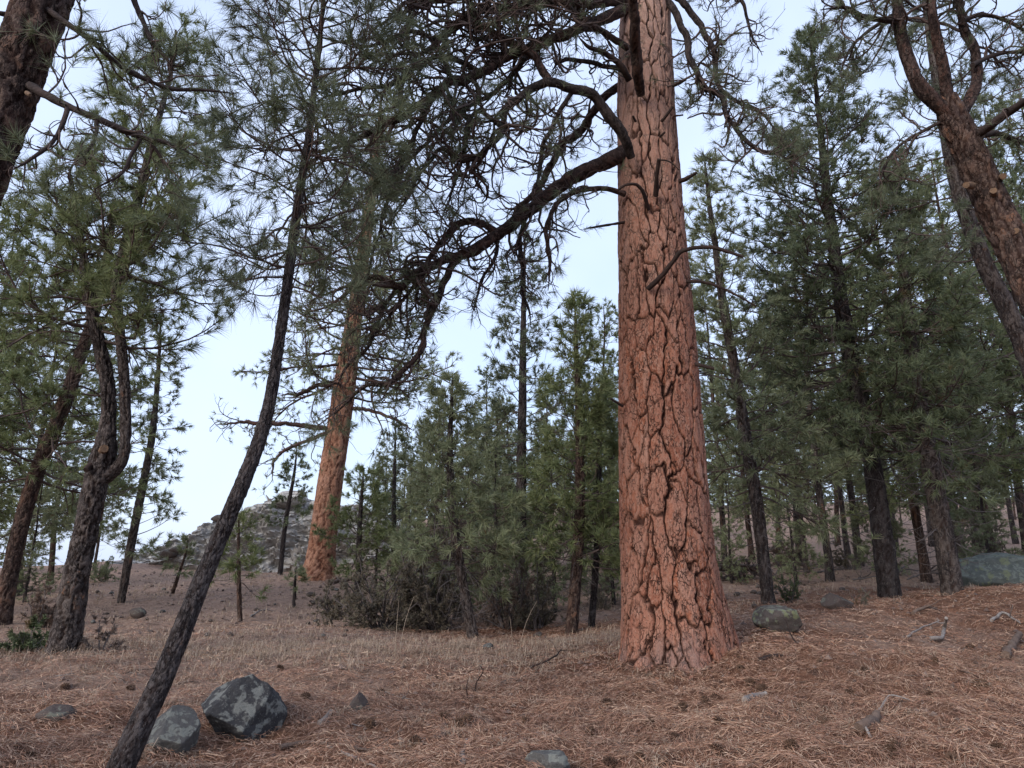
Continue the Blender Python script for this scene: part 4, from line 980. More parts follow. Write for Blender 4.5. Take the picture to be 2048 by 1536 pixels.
midpine('grey_pine', 'dark grey pine skirted with bare twigs beside the big green boulder',
        [(1912, 1210, 24, 14.8), (1905, 1180, 21, 14.8), (1890, 1090, 19, 14.8), (1870, 980, 18, 14.8), (1850, 870, 16, 14.8), (1830, 760, 14, 14.8), (1815, 640, 11, 14.8), (1805, 520, 8, 14.8), (1800, 400, 4, 14.8), (1797, 330, 1.5, 14.8)],
        M_BARK_GREY, M_NEEDLE_DARK, 93, t0=0.3, nbr=100, Lf=lambda u: 1.9 * (1 - u) ** 0.8 + 0.25, dead_t=0.08, dead_n=60, dead_L=1.7)
midpine('dense_pine', 'bushy green pine with a clear dark stem left of the huge orange trunk',
        [(1140, 1285, 14, 14.5), (1143, 1262, 12.5, 14.5), (1150, 1180, 11.5, 14.5), (1157, 1080, 11, 14.5), (1160, 970, 9.5, 14.5), (1158, 860, 7.5, 14.5), (1155, 760, 5.5, 14.5), (1152, 680, 3.5, 14.5), (1150, 600, 1.2, 14.5)],
        M_BARK_BROWN, M_NEEDLE_GREEN, 94, t0=0.22, nbr=125, Lf=lambda u: 1.25 * (1 - u) ** 0.6 + 0.15, elev=lambda u: 0.05 + 0.85 * u, dead_t=0.08, dead_n=24, dead_L=0.9)
midpine('crooked_pine', 'crooked thin grey pine with dead lower twigs rising among the junipers',
        [(950, 1290, 13, 14.2), (945, 1270, 11, 14.2), (932, 1200, 9.5, 14.2), (918, 1120, 9, 14.2), (908, 1050, 8.5, 14.2), (902, 980, 7.5, 14.2), (900, 900, 6, 14.2), (902, 830, 4, 14.2), (905, 755, 1.2, 14.2)],
        M_BARK_GREY, M_NEEDLE_PALE, 95, t0=0.28, nbr=80, Lf=lambda u: 1.25 * (1 - u) ** 0.6 + 0.15, dead_t=0.06, dead_n=42, dead_L=1.0)
midpine('tall_pine', 'tall thin pine with an open airy top centred above the junipers',
        [(1040, 1190, 12, 21), (1042, 1160, 11, 21), (1042, 1050, 10.5, 21), (1043, 920, 9.5, 21), (1045, 800, 8, 21), (1046, 700, 6.5, 21), (1047, 620, 5, 21), (1048, 540, 3, 21), (1049, 480, 1.2, 21)],
        M_BARK_DARK, M_NEEDLE, 96, t0=0.18, nbr=95, Lf=lambda u: 1.7 - 1.1 * u ** 1.6, elev=lambda u: -0.1 + 0.75 * u, nw=0.020, dead_t=0.03, dead_n=16, dead_L=1.0)
midpine('thin_pine', 'very thin bare lower stem beside the bushy green pine',
        [(1180, 1283, 8, 15), (1182, 1260, 7, 15), (1190, 1160, 6.5, 15), (1196, 1060, 6, 15), (1198, 960, 5, 15), (1200, 860, 3.5, 15), (1202, 770, 1.2, 15)],
        M_BARK_DARK, M_NEEDLE_GREEN, 97, t0=0.3, nbr=60, Lf=lambda u: 0.8 * (1 - u) ** 0.6 + 0.12, dead_t=0.1, dead_n=22, dead_L=0.8)
midpine('slope_pine', 'slim pale pine on the left slope, foliage reaching right against the sky',
        [(232, 1250, 8, 21), (237, 1230, 7.5, 21), (248, 1170, 7.5, 21), (262, 1090, 8, 21), (276, 1020, 8, 21), (290, 950, 7.5, 21), (303, 880, 6.5, 21), (312, 800, 5, 21), (318, 720, 3.5, 21), (322, 640, 1.2, 21)],
        M_BARK_GREY, M_NEEDLE_PALE, 98, t0=0.22, nbr=66, Lf=lambda u: 1.25 * (1 - 0.6 * u) + 0.1, elev=lambda u: 0.05 + 0.4 * u, nw=0.020, up=0.12)
midpine('outcrop_pine', 'small dark pine in front of the rock outcrop, left of the far orange pine',
        [(560, 1150, 5, 34), (562, 1130, 5, 34), (568, 1070, 4.5, 34), (577, 1010, 4, 34), (588, 950, 2.8, 34), (594, 895, 1, 34)],
        M_BARK_DARK, M_NEEDLE_DARK, 99, t0=0.4, nbr=44, Lf=lambda u: 1.15 * (1 - u) ** 0.7 + 0.2, nw=0.03, nl=0.22, ter=4, sub=6, trunk=dict(nth=20, ds=0.1))
midpine('pine_sapling', 'bright green young pine with a bare thin stem on the open slope',
        [(480, 1258, 5, 17.2), (480, 1240, 4.5, 17.2), (478, 1180, 4.2, 17.2), (477, 1130, 3.5, 17.2), (477, 1080, 2.5, 17.2), (478, 1035, 1, 17.2)],
        M_BARK_BROWN, M_NEEDLE_GREEN, 101, t0=0.42, nbr=28, Lf=lambda u: 0.55 * (1 - u) ** 0.5 + 0.1, elev=lambda u: 0.05 + 0.8 * u, dead_t=0.1, dead_n=8, dead_L=0.6, trunk=dict(nth=20, ds=0.06))
midpine('pine_sapling', 'small slanting young pine on the slope left of the leaning dark trunk',
        [(337, 1212, 4, 23.5), (342, 1195, 3.6, 23.5), (352, 1165, 3.3, 23.5), (362, 1135, 2.6, 23.5), (372, 1105, 1.8, 23.5), (376, 1080, 0.8, 23.5)],
        M_BARK_BROWN, M_NEEDLE_PALE, 102, t0=0.5, nbr=14, Lf=lambda u: 0.45 * (1 - u) ** 0.5 + 0.1, elev=lambda u: 0.2 + 0.7 * u, nw=0.022, trunk=dict(nth=16, ds=0.1))
midpine('pine_sapling', 'tiny bare sapling stem just left of the far orange pine base',
        [(588, 1206, 3.5, 21), (589, 1190, 3.2, 21), (590, 1165, 2.4, 21), (592, 1140, 1, 21)], M_BARK_DARK, M_NEEDLE_PALE, 103, t0=0.5, nbr=8, Lf=lambda u: 0.3 + 0 * u, nw=0.02, trunk=dict(nth=12, ds=0.1))
midpine('young_pine', 'young green pine overlapping the right side of the far orange trunk',
        [(716, 1165, 7, 23), (717, 1150, 6, 23), (718, 1090, 5.5, 23), (720, 1040, 4.5, 23), (724, 985, 3, 23), (728, 935, 1, 23)],
        M_BARK_DARK, M_NEEDLE_GREEN, 104, t0=0.2, nbr=52, Lf=lambda u: 1.35 * (1 - u) ** 0.6 + 0.15, elev=lambda u: -0.05 + 0.7 * u, nw=0.02, trunk=dict(nth=20, ds=0.08))
midpine('young_pine', 'slender young pine behind the junipers, right of the far orange trunk',
        [(785, 1170, 6, 27), (786, 1150, 5.5, 27), (787, 1060, 5, 27), (788, 980, 4, 27), (790, 910, 2.6, 27), (791, 850, 1, 27)],
        M_BARK_DARK, M_NEEDLE, 105, t0=0.28, nbr=55, Lf=lambda u: 1.3 * (1 - u) ** 0.6 + 0.2, nw=0.024, sub=6, ter=5, trunk=dict(nth=20, ds=0.08))

# =================================================================== background forest: five templates copied as individuals
def template(seed, H, r0, lean, bark, leaf, **kw):
    rng = np.random.default_rng(seed)
    n = 14
    s = np.linspace(0, 1, n)
    wob = np.cumsum(rng.normal(0, 0.012 * H / n * 3, (n, 2)), 0)
    tp = np.c_[wob[:, 0] + lean * H * s, wob[:, 1], s * H - 0.15, r0 * (1 - s) ** 0.85 + 0.012]
    tp[0, 3] *= 1.25
    tp = catmull(tp, 60)
    bt = Buf(); bark_trunk(bt, tp, nth=22, ds=0.12, NA=7, ph=0.28, depth=0.02, seed=seed, minor=False)
    a = dict(t0=0.2, t1=0.995, nbr=70, Lf=lambda u: 2.0 * (1 - u) ** 0.7 + 0.25, elev=lambda u: -0.1 + 0.75 * u, sub=7, subl=0.32, ter=6, m=18, nl=0.23, nw=0.030, wig=0.13, terl=0.25, kq=2, sides=3, K=6, tuft_sub=0.7)
    a.update(kw)
    w, l, d = crown(rng, tp, **a)
    return dict(H=H, trunk=bt.mesh('trunk', bark), branches=w.mesh('branches', M_TWIG), crown=l.mesh('crown', leaf, smooth=False), dead=d.mesh('dead_branches', M_DEAD) if d.n else None)
TPL = {
    'a': template(501, 11.0, 0.10, 0.01, M_BARK_GREY, M_NEEDLE_PALE, nbr=85, dead_t=0.05, dead_n=14, dead_L=1.1),
    'b': template(502, 12.0, 0.115, -0.01, M_BARK_BROWN, M_NEEDLE_GREEN, nbr=95, Lf=lambda u: 2.3 * (1 - u) ** 0.6 + 0.25, dead_t=0.06, dead_n=14, dead_L=1.2),
    'c': template(503, 12.0, 0.11, 0.0, M_BARK_DARK, M_NEEDLE_DARK, t0=0.3, nbr=75, Lf=lambda u: 2.0 * (1 - u ** 1.5) + 0.3, dead_t=0.06, dead_n=26, dead_L=1.5),
    'd': template(504, 8.0, 0.075, 0.02, M_BARK_DARK, M_NEEDLE_PALE, t0=0.08, nbr=90, dead_t=0.03, dead_n=14, dead_L=0.9, Lf=lambda u: 1.7 * (1 - u) ** 0.8 + 0.2),
    'e': template(505, 14.0, 0.125, 0.015, M_BARK_GREY, M_NEEDLE_GREEN, t0=0.42, nbr=70, Lf=lambda u: 2.2 - 1.5 * u ** 1.4, elev=lambda u: -0.15 + 0.7 * u, dead_t=0.1, dead_n=24, dead_L=1.4),
}
def stand(k, px, Y, top, label, group, rot=0.0, name='pine_tree', wide=1.0):
    p = at(px, 1130, Y); x, y = p[0], p[1]
    z = float(G(x, y))
    zt = at(px, top, Y)[2]
    T = TPL[k]; s = (zt - z) / T['H']
    r = thing(name, (x, y, z), label, 'tree', group)
    r.rotation_euler = (0, 0, rot); r.scale = (s * wide, s * wide, s)
    for nm, key in (('trunk', 'trunk'), ('branches', 'branches'), ('crown', 'crown'), ('dead_branches', 'dead')):
        if T[key] is not None: link(nm, T[key], r, kind=None if nm == 'trunk' else 'stuff')
    return r
GL, GC, GR = 'pines behind the forked pine on the left', 'background pines in the centre', 'background pines on the right-hand slope'
lab_l = 'background pine among the foliage behind the forked pine on the left'
lab_c = 'green background pine behind the junipers, left of the huge orange trunk'
lab_r = 'background pine in the thick stand on the right-hand slope'
BG = []
for k, px, Y, top, lab, grp in [
    ('b', -150, 17, 300, lab_l, GL), ('e', -55, 19, 430, lab_l, GL), ('a', 40, 25, 560, lab_l, GL), ('b', 105, 29, 640, lab_l, GL), ('c', 165, 33, 735, lab_l, GL), ('a', 190, 36, 850, lab_l, GL),
    ('d', 60, 21, 930, lab_l, GL), ('d', -30, 34, 690, lab_l, GL), ('b', -260, 22, 250, lab_l, GL),
    ('b', 1215, 23, 608, lab_c, GC), ('c', 975, 27, 735, lab_c, GC), ('b', 875, 24, 775, lab_c, GC), ('a', 1100, 31, 770, lab_c, GC), ('d', 835, 31, 835, lab_c, GC), ('a', 940, 36, 830, lab_c, GC), ('c', 1170, 38, 800, lab_c, GC),
    ('b', 1020, 30, 790, lab_c, GC), ('d', 1235, 30, 740, lab_c, GC), ('d', 1075, 24, 890, lab_c, GC), ('d', 915, 20, 960, lab_c, GC), ('a', 1290, 40, 800, lab_c, GC), ('d', 820, 21, 930, lab_c, GC), ('d', 985, 18, 880, lab_c, GC), ('d', 1110, 19, 860, lab_c, GC), ('d', 1000, 23, 800, lab_c, GC), ('d', 1225, 20, 850, lab_c, GC), ('d', 755, 26, 900, lab_c, GC), ('a', 870, 19.5, 830, lab_c, GC),
    ('a', 1450, 27, 560, lab_r, GR), ('b', 1505, 33, 600, lab_r, GR), ('c', 1600, 30, 520, lab_r, GR), ('a', 1655, 24.5, 420, lab_r, GR), ('e', 1722, 31, 400, lab_r, GR), ('b', 1560, 40, 640, lab_r, GR),
    ('b', 1850, 24.5, 330, lab_r, GR), ('c', 1795, 36, 480, lab_r, GR), ('a', 1925, 30, 380, lab_r, GR), ('b', 1990, 21, 300, lab_r, GR), ('e', 2050, 27, 280, lab_r, GR), ('c', 2110, 18, 200, lab_r, GR),
    ('a', 1960, 40, 520, lab_r, GR), ('b', 1680, 46, 640, lab_r, GR), ('c', 1870, 46, 600, lab_r, GR), ('a', 1420, 48, 760, lab_r, GR), ('d', 1590, 23, 880, lab_r, GR), ('d', 1980, 19, 830, lab_r, GR), ('d', 1460, 24, 905, lab_r, GR),
    ('b', 2200, 22, 200, lab_r, GR), ('c', 2040, 48, 600, lab_r, GR), ('d', 1760, 27, 860, lab_r, GR), ('e', 1615, 27, 600, lab_r, GR), ('e', 1700, 35, 560, lab_r, GR)]:
    BG.append((px, k, Y, top, lab, grp))
ORD = 'first second third fourth fifth sixth seventh eighth ninth tenth eleventh twelfth thirteenth fourteenth fifteenth sixteenth seventeenth eighteenth nineteenth twentieth twenty-first twenty-second twenty-third twenty-fourth twenty-fifth twenty-sixth'.split()
LOOK = {'a': 'pale green pine', 'b': 'full green pine', 'c': 'dark open pine with bare lower stem', 'd': 'small bushy pine', 'e': 'tall high-crowned pine'}
PLACE = {GL: 'from the left behind the forked pine', GC: 'from the left behind the juniper thicket', GR: 'from the left in the right-hand background stand'}
cnt_ = {}
for px, k, Y, top, lab, grp in sorted(BG):
    i = cnt_.get(grp, 0); cnt_[grp] = i + 1
    stand(k, px, Y, top, LOOK[k] + ', ' + ORD[i] + ' ' + PLACE[grp], grp, rot=(px * 0.37 + Y) % 6.28)

GF = 'far pines along the back hillside'
rng = np.random.default_rng(777)
for i in range(26):
    px = 760 + i * 52 + rng.uniform(-18, 18); Y = rng.uniform(52, 74)
    if 1240 < px < 1400: continue
    stand('abcd'[i % 4], px, Y, rng.uniform(780, 930), 'small pine far off along the back hillside', GF, rot=rng.uniform(0, 6))

# =================================================================== junipers and shrubs
def shrub(name, label, px, py, wpx, hpx, leafm, seed, cat='shrub', stems=12, m=10, nl=0.085, nw=0.024, upright=0.35, Y=None, dens=10, deadf=0.5, ter=9, cone=None):
    p = gpix(px, py) if Y is None else at(px, py, Y)
    p[2] = float(G(p[0], p[1]))
    dep = float(np.dot(p - CAM, FWD)); W = wpx * dep / F / 2; Hh = hpx * dep / F
    rng = np.random.default_rng(seed)
    root = thing(name, tuple(p), label, cat)
    az = rng.uniform(0, 2 * pi, stems)
    if cone:                                       # a small upright spire
        az = rng.uniform(0, 2 * pi, stems); el = np.full(stems, 1.2); L = Hh * rng.uniform(0.6, 1.0, stems)
    else:
        el = rng.uniform(0.1, 1.35, stems)
        L = 1.0 / np.sqrt((np.cos(el) / W) ** 2 + (np.sin(el) / Hh) ** 2) * rng.uniform(0.75, 1.1, stems)
    d = np.stack([np.cos(az) * np.cos(el), np.sin(az) * np.cos(el), np.sin(el)], 1)
    K = 9
    q = np.zeros((stems, 3)) + np.c_[np.cos(az) * 0.05, np.sin(az) * 0.05, az * 0 - 0.05]
    pts = [q]
    for k in range(1, K):
        d = norm(d + rng.normal(size=(stems, 3)) * 0.14 + np.array([0, 0, upright * 0.12]))
        q = q + d * (L / (K - 1))[:, None]; pts.append(q)
    C = np.stack(pts, 1); r0 = np.clip(0.012 * L + 0.006, 0.006, 0.05)
    Rc = r0[:, None] * np.linspace(1, 0.3, K)[None]
    wb, lb, db = Buf(), Buf(), Buf()
    tubes(wb, C, Rc, 5)
    S, Rs, _ = sprout(rng, C, Rc, dens, (0.12, 1), (0.4, 1.1), lambda t, L, r: (0.30 * L * (1.15 - t) + 0.08) * r.uniform(0.5, 1.2, len(t)), 6, 0.22, 0.02, upright * 0.3, 0.2, 0.5, 0.003)
    dead = rng.uniform(size=len(S)) < deadf
    tubes(wb, S[~dead], Rs[~dead], 3)
    Q, Rq, _ = sprout(rng, S, Rs, ter, (0.15, 1), (0.4, 1.1), lambda t, L, r: r.uniform(0.06, 0.2, len(t)), 4, 0.25, 0, upright * 0.3, 0.1, 0.6, 0.002)
    if dead.any(): tubes(db, S[dead], Rs[dead], 3)
    tubes(wb, Q, Rq, 3)
    for X in (S[~dead], Q):
        for tt in (0.45, 0.75, 1.0):
            P1, D1, _ = sample(X, np.arange(len(X)), np.full(len(X), tt * 0.999))
            keep = rng.uniform(size=len(P1)) < 0.8
            tufts(lb, rng, P1[keep], D1[keep], m, nl, nw, (0.2, 1.3), 0.07)
    link('stems', wb.mesh('stems', M_DEAD), root, kind='stuff')
    link('foliage', lb.mesh('foliage', leafm, smooth=False), root, kind='stuff')
    if db.n: link('dead_twigs', db.mesh('dead_twigs', M_DEAD), root, kind='stuff')
    return root
shrub('juniper_bush', 'broad grey-green juniper bush at the left end of the central thicket', 765, 1255, 230, 190, M_JUNIPER, 601, stems=26, ter=7)
shrub('juniper_bush', 'tall brownish juniper in the middle of the thicket behind the crooked pine', 880, 1235, 200, 330, M_JUNIPER, 602, stems=24, upright=1.2, ter=6, Y=16.5)
shrub('juniper_bush', 'low grey juniper bush at the right end of the central thicket', 1075, 1258, 130, 160, M_JUNIPER, 603, stems=20, ter=7)
shrub('juniper_bush', 'bright green upright juniper above the thicket, right of the far orange pine', 850, 1215, 150, 320, M_JUNIPER_GREEN, 604, stems=18, upright=1.5, ter=6, Y=18)
shrub('juniper_bush', 'sparse twiggy juniper at the far left of the thicket near the far orange pine', 668, 1240, 110, 80, M_JUNIPER, 605, stems=14, ter=6)
shrub('juniper_bush', 'grey dead-looking juniper behind the thicket between the thin pine stems', 1010, 1240, 150, 230, M_BROWNBUSH, 606, stems=18, deadf=0.6, ter=4, Y=16)
shrub('juniper_bush', 'dark low juniper at the foot of the forked pine on the left edge', 45, 1305, 120, 62, M_JUNIPER_GREEN, 607, stems=18, ter=8)
shrub('dry_bush', 'upright dry brown bush behind the forked pine trunk', 78, 1255, 75, 120, M_BROWNBUSH, 608, stems=14, upright=1.5, ter=6, deadf=0.4)
shrub('dry_bush', 'thin straggly bush on the right side of the forked pine base', 200, 1300, 75, 70, M_BROWNBUSH, 609, stems=10, ter=3, dens=6, deadf=0.6)
shrub('young_juniper', 'small upright green juniper spire behind the mossy boulder', 1583, 1205, 46, 66, M_JUNIPER_GREEN, 610, stems=9, ter=8, cone=True, nl=0.06, nw=0.018, deadf=0.0)
shrub('young_juniper', 'tiny grey juniper sprig on the crest beside the brown rock', 1722, 1208, 26, 32, M_JUNIPER, 611, stems=7, ter=7, nl=0.05, nw=0.016, deadf=0.1)
shrub('green_shrub', 'low green bush below the far slope at the left edge', 30, 1180, 90, 70, M_JUNIPER_GREEN, 612, stems=14, ter=5, Y=24, nw=0.02, nl=0.09)
shrub('green_shrub', 'pale green bush on the slope beside the slim pale pine', 205, 1165, 90, 60, M_NEEDLE_PALE, 613, stems=12, ter=4, Y=29, nw=0.02, nl=0.1)

shrub('dry_bush', 'grey dry bush on the far right slope behind the conical pine', 1560, 1120, 120, 55, M_BROWNBUSH, 614, stems=14, ter=4, Y=30, nw=0.03, nl=0.1, deadf=0.5)
shrub('dry_bush', 'grey-green bush at the foot of the trees beyond the dark conifer', 1705, 1120, 110, 50, M_JUNIPER, 615, stems=14, ter=4, Y=29, nw=0.03, nl=0.1)
shrub('dry_bush', 'twiggy grey thicket behind the big green boulder at the right edge', 1985, 1130, 190, 130, M_JUNIPER, 616, stems=22, ter=4, Y=20, nw=0.024, nl=0.09, deadf=0.6)
shrub('dry_bush', 'low bush at the left of the brush heap behind the huge trunk', 1205, 1190, 70, 70, M_JUNIPER, 617, stems=12, ter=5, Y=19, nw=0.02, nl=0.09)
# brush pile of fallen grey branches right of the big trunk
p = gpix(1478, 1160); dep = float(np.dot(p - CAM, FWD)); rng = np.random.default_rng(620)
brush = thing('brush_pile', tuple(p), 'heap of fallen grey dead branches behind the huge orange trunk', 'brush')
for i in range(16):
    az = rng.uniform(0, 2 * pi); L = rng.uniform(1.0, 2.6); q0 = p + np.array([rng.uniform(-1, 1), rng.uniform(-0.6, 0.6), rng.uniform(0.02, 0.55)])
    dirv = np.array([cos(az), sin(az) * 0.6, rng.uniform(-0.25, 0.25)])
    pts = np.array([[*(q0 + dirv * L * s + rng.normal(0, 0.06, 3)), 0.028 * (1 - 0.7 * s) + 0.006] for s in np.linspace(-0.5, 0.5, 7)])
    pts[:, 2] = np.maximum(pts[:, 2], G(pts[:, 0], pts[:, 1]) + 0.02)
    c = catmull(pts, 20); bf = Buf(); tubes(bf, c[None, :, :3], c[None, :, 3], 6, True)
    S, Rs, _ = sprout(rng, c[None, :, :3], c[None, :, 3], 7, (0.1, 1), (0.5, 1.2), lambda t, L, r: r.uniform(0.2, 0.8, len(t)), 7, 0.2, 0, 0, 0, 0.5, 0.004)
    tubes(bf, S, Rs, 4)
    link('branch', bf.mesh('branch', M_DEAD if i % 3 else M_TWIG, p), brush)

# =================================================================== rocks
import bmesh
def rock_mesh(name, dims, seed, material, sub=4, cuts=9, rough=0.10, cut=(0.62, 0.9), planes=None):
    bm = bmesh.new(); bmesh.ops.create_icosphere(bm, subdivisions=sub, radius=1.0)
    V = np.array([v.co[:] for v in bm.verts]); rng = np.random.default_rng(seed)
    T = np.array([[v.index for v in f.verts] for f in bm.faces]); bm.free()
    ns = norm(rng.normal(size=(cuts, 3))); ds = rng.uniform(cut[0], cut[1], cuts)
    if planes is not None:
        ns = np.vstack([ns, norm(np.array([q[:3] for q in planes], float))]); ds = np.r_[ds, [q[3] for q in planes]]
    for n, dd in zip(ns, ds):
        h = V @ n; ov = np.maximum(0, h - dd)
        V = V - n[None] * (ov * 0.93)[:, None]
    V = V * (1 + rough * fbm(V * 1.6 + seed, seed, 4)[:, None] + 0.055 * fbm(V * 5 + seed, seed + 3, 4)[:, None])
    b_ = Buf(); b_.add(V * np.asarray(dims)[None], None, T)
    return b_.mesh(name, material)
def rock(name, label, px, py, wpx, hpx, dpx, material, seed, rz=0.0, sinkf=0.25, group=None, sub=4, tilt=(0, 0), cat='rock', Y=None, planes=None, **kw):
    p = gpix(px, py) if Y is None else at(px, py, Y)
    if Y is not None: p[2] = float(G(p[0], p[1]))
    dep = float(np.dot(p - CAM, FWD)); k = dep / F / 2
    dims = (wpx * k, dpx * k, hpx * k)
    o = link(name, rock_mesh(name, dims, seed, material, sub, planes=planes, **kw))
    o.location = (p[0], p[1] + dims[1] * 0.6, float(G(p[0], p[1] + dims[1] * 0.6)) + dims[2] * (1 - 2 * sinkf))
    o.rotation_euler = (tilt[0], tilt[1], rz)
    return tag(o, label, cat, group)
rock('boulder', 'big dark boulder patched with pale lichen beside the leaning dark trunk', 464, 1480, 172, 180, 190, M_ROCK_DARK, 701, sub=6, sinkf=0.3, cuts=10,
     planes=[(-0.55, -0.45, 0.75, 0.72), (0.75, -0.5, -0.1, 0.72), (0.1, 0.2, 0.97, 0.85), (-0.2, -0.8, -0.6, 0.75), (0.8, 0.2, 0.5, 0.78)], rough=0.07)
rock('boulder', 'pale grey lichen slab half buried behind the foot of the leaning dark trunk', 330, 1505, 105, 120, 120, M_ROCK_PALE, 702, sub=5, sinkf=0.3, planes=[(0.35, -0.5, 0.8, 0.55)])
rock('stone', 'small pointed brown stone in the needles below the thicket', 714, 1425, 52, 50, 40, M_ROCK_BROWN, 703, planes=[(-0.8, -0.2, 0.5, 0.5), (0.8, -0.2, 0.5, 0.45)])
rock('boulder', 'brown boulder with a mossy lichen top right of the huge orange trunk', 1567, 1268, 102, 64, 84, M_ROCK_MOSS, 704, sub=5, sinkf=0.12, planes=[(0, -0.2, 1, 0.6), (0.1, -0.9, -0.3, 0.6)])
rock('stone', 'dark angular brown rock on the crest behind the mossy boulder', 1682, 1218, 66, 46, 50, M_ROCK_BROWN, 705, sinkf=0.2, planes=[(0.5, -0.2, 0.8, 0.4), (-0.7, -0.3, 0.6, 0.5)])
rock('boulder', 'large blue-green lichen covered boulder at the right edge behind the crest', 2060, 1205, 270, 95, 150, M_ROCK_GREEN, 706, sub=5, sinkf=0.22, Y=16.5, planes=[(0.15, -0.2, 1, 0.75)], rough=0.22)
rock('stone', 'grey lichen stone peeking in at the bottom edge of the picture', 1098, 1545, 95, 62, 80, M_ROCK_PALE, 707, sub=5, sinkf=0.25, planes=[(0, 0, 1, 0.7)])
rock('stone', 'flat grey lichen stone nearly buried in needles at the lower left', 98, 1440, 76, 40, 70, M_ROCK_BROWN, 708, sinkf=0.45)
rock('stone', 'squat brown stone on the slope behind the leaning dark trunk', 268, 1238, 36, 26, 30, M_ROCK_BROWN, 709)
rock('stone', 'small round stone on the bare orange ground right of the mossy boulder', 1686, 1180, 14, 10, 12, M_ROCK_BROWN, 710, Y=20)
rock('stone', 'pale stone in the dry grass below the central thicket', 976, 1298, 22, 14, 18, M_ROCK_PALE, 711)
rock('stone', 'small dark stone beside the foot of the bushy green pine', 1076, 1275, 22, 14, 18, M_ROCK_BROWN, 712)
rng = np.random.default_rng(720)
for i in range(46):
    px, py = rng.uniform(60, 800), rng.uniform(1178, 1275)
    s = rng.uniform(5, 13)
    p0 = gpix(px, py)
    rock('stone', 'little loose stone scattered on the left slope', px, py, s * 1.4, s * 0.8, s, M_ROCK_BROWN if i % 3 else M_ROCK_PALE, 730 + i % 5, rz=rng.uniform(0, 6), sinkf=0.35, group='loose stones on the left slope', sub=2)
for i in range(12):
    px, py = rng.uniform(1460, 1560), rng.uniform(1175, 1235)
    s = rng.uniform(6, 14)
    rock('stone', 'grey stone scattered between the huge orange trunk and the mossy boulder', px, py, s * 1.4, s * 0.8, s, M_ROCK_BROWN, 730 + i % 5, rz=rng.uniform(0, 6), sinkf=0.3, group='stones right of the huge trunk', sub=2)

# outcrop on the left skyline: tilted ledges
def outcrop():
    cpos = at(560, 1120, 42); cpos[2] = float(G(cpos[0], cpos[1])) - 0.6
    root = thing('rock_outcrop', tuple(cpos), 'layered grey rock outcrop on the left skyline behind the far orange pine', 'rock outcrop')
    prof_px = [(285, 1118), (330, 1100), (365, 1085), (400, 1058), (430, 1042), (465, 1030), (500, 1020), (530, 1006), (570, 992), (610, 996), (660, 1010), (720, 1020), (780, 1040), (860, 1070), (940, 1095)]
    X = np.array([at(a, b_, 42)[0] for a, b_ in prof_px]); Zt = np.array([at(a, b_, 42)[2] for a, b_ in prof_px])
    nxn, nzn = 220, 90
    u = np.linspace(X[0] - 0.6, X[-1] + 0.6, nxn); tt = np.linspace(0, 1, nzn)
    top = np.interp(u, X, Zt)
    zb = G(u, np.full_like(u, 38.5)) - 0.5
    U, T = np.meshgrid(u, tt)
    Z = zb[None] + (top - zb)[None] * np.sin(T * pi / 2 * 1.0) ** 0.9
    Yy = 38.6 + 4.2 * T ** 1.25
    p = np.stack([U, Yy, Z], -1).reshape(-1, 3)
    # dipping strata: saw-tooth ledges
    h = (p[:, 2] - 0.32 * p[:, 0]) / 0.42 + 0.9 * fbm(p * 0.5, 41, 3)
    saw = h - np.floor(h)
    led = (saw ** 2.2) * 0.75 * (0.5 + 0.5 * fbm(p * 0.7, 43, 2))
    big_ = fbm(p * 0.45, 45, 3) * 0.75 + np.round(fbm(p * 1.5, 47, 3) * 4) / 4 * 0.55 + fbm(p * np.array([1.2, 1.2, 3.5]), 48, 2) * 0.22
    edge = np.clip(np.minimum(T, 1).ravel() * 1.0, 0, 1)
    p[:, 1] -= (led + big_) * 1.1
    p[:, 2] += (led + big_) * 0.45 * (0.25 + 0.75 * edge)
    bb = Buf(); idx = np.arange(nxn * nzn).reshape(nzn, nxn)
    bb.add(p, np.stack([idx[:-1, :-1], idx[:-1, 1:], idx[1:, 1:], idx[1:, :-1]], -1).reshape(-1, 4))
    # back of the outcrop falls away
    rim = p.reshape(nzn, nxn, 3)[-1]
    bk = rim + np.array([0, 6.0, -5.5])
    ib = np.arange(2 * nxn).reshape(2, nxn)
    bb.add(np.vstack([rim, bk]), np.stack([ib[0, :-1], ib[0, 1:], ib[1, 1:], ib[1, :-1]], -1))
    link('cliff', bb.mesh('cliff', M_OUTCROP, cpos, False), root)
    for i, (px, py, w_, h_) in enumerate([(438, 1038, 34, 18), (506, 1025, 46, 26), (580, 998, 72, 34), (600, 990, 36, 20), (336, 1108, 40, 18), (350, 1100, 30, 15), (315, 1115, 26, 12), (545, 1012, 36, 18), (470, 1036, 28, 15), (395, 1066, 24, 12), (640, 1010, 46, 22)]):
        q = at(px, py, 40.9 if i not in (4, 5, 6) else 39); k = np.dot(q - CAM, FWD) / F / 2
        o = link('boulder', rock_mesh('boulder', (w_ * k, w_ * k * 0.8, h_ * k), 760 + i, M_ROCK_BROWN if i in (0, 4, 5) else M_OUTCROP, 3), root)
        o.location = q - cpos
outcrop()
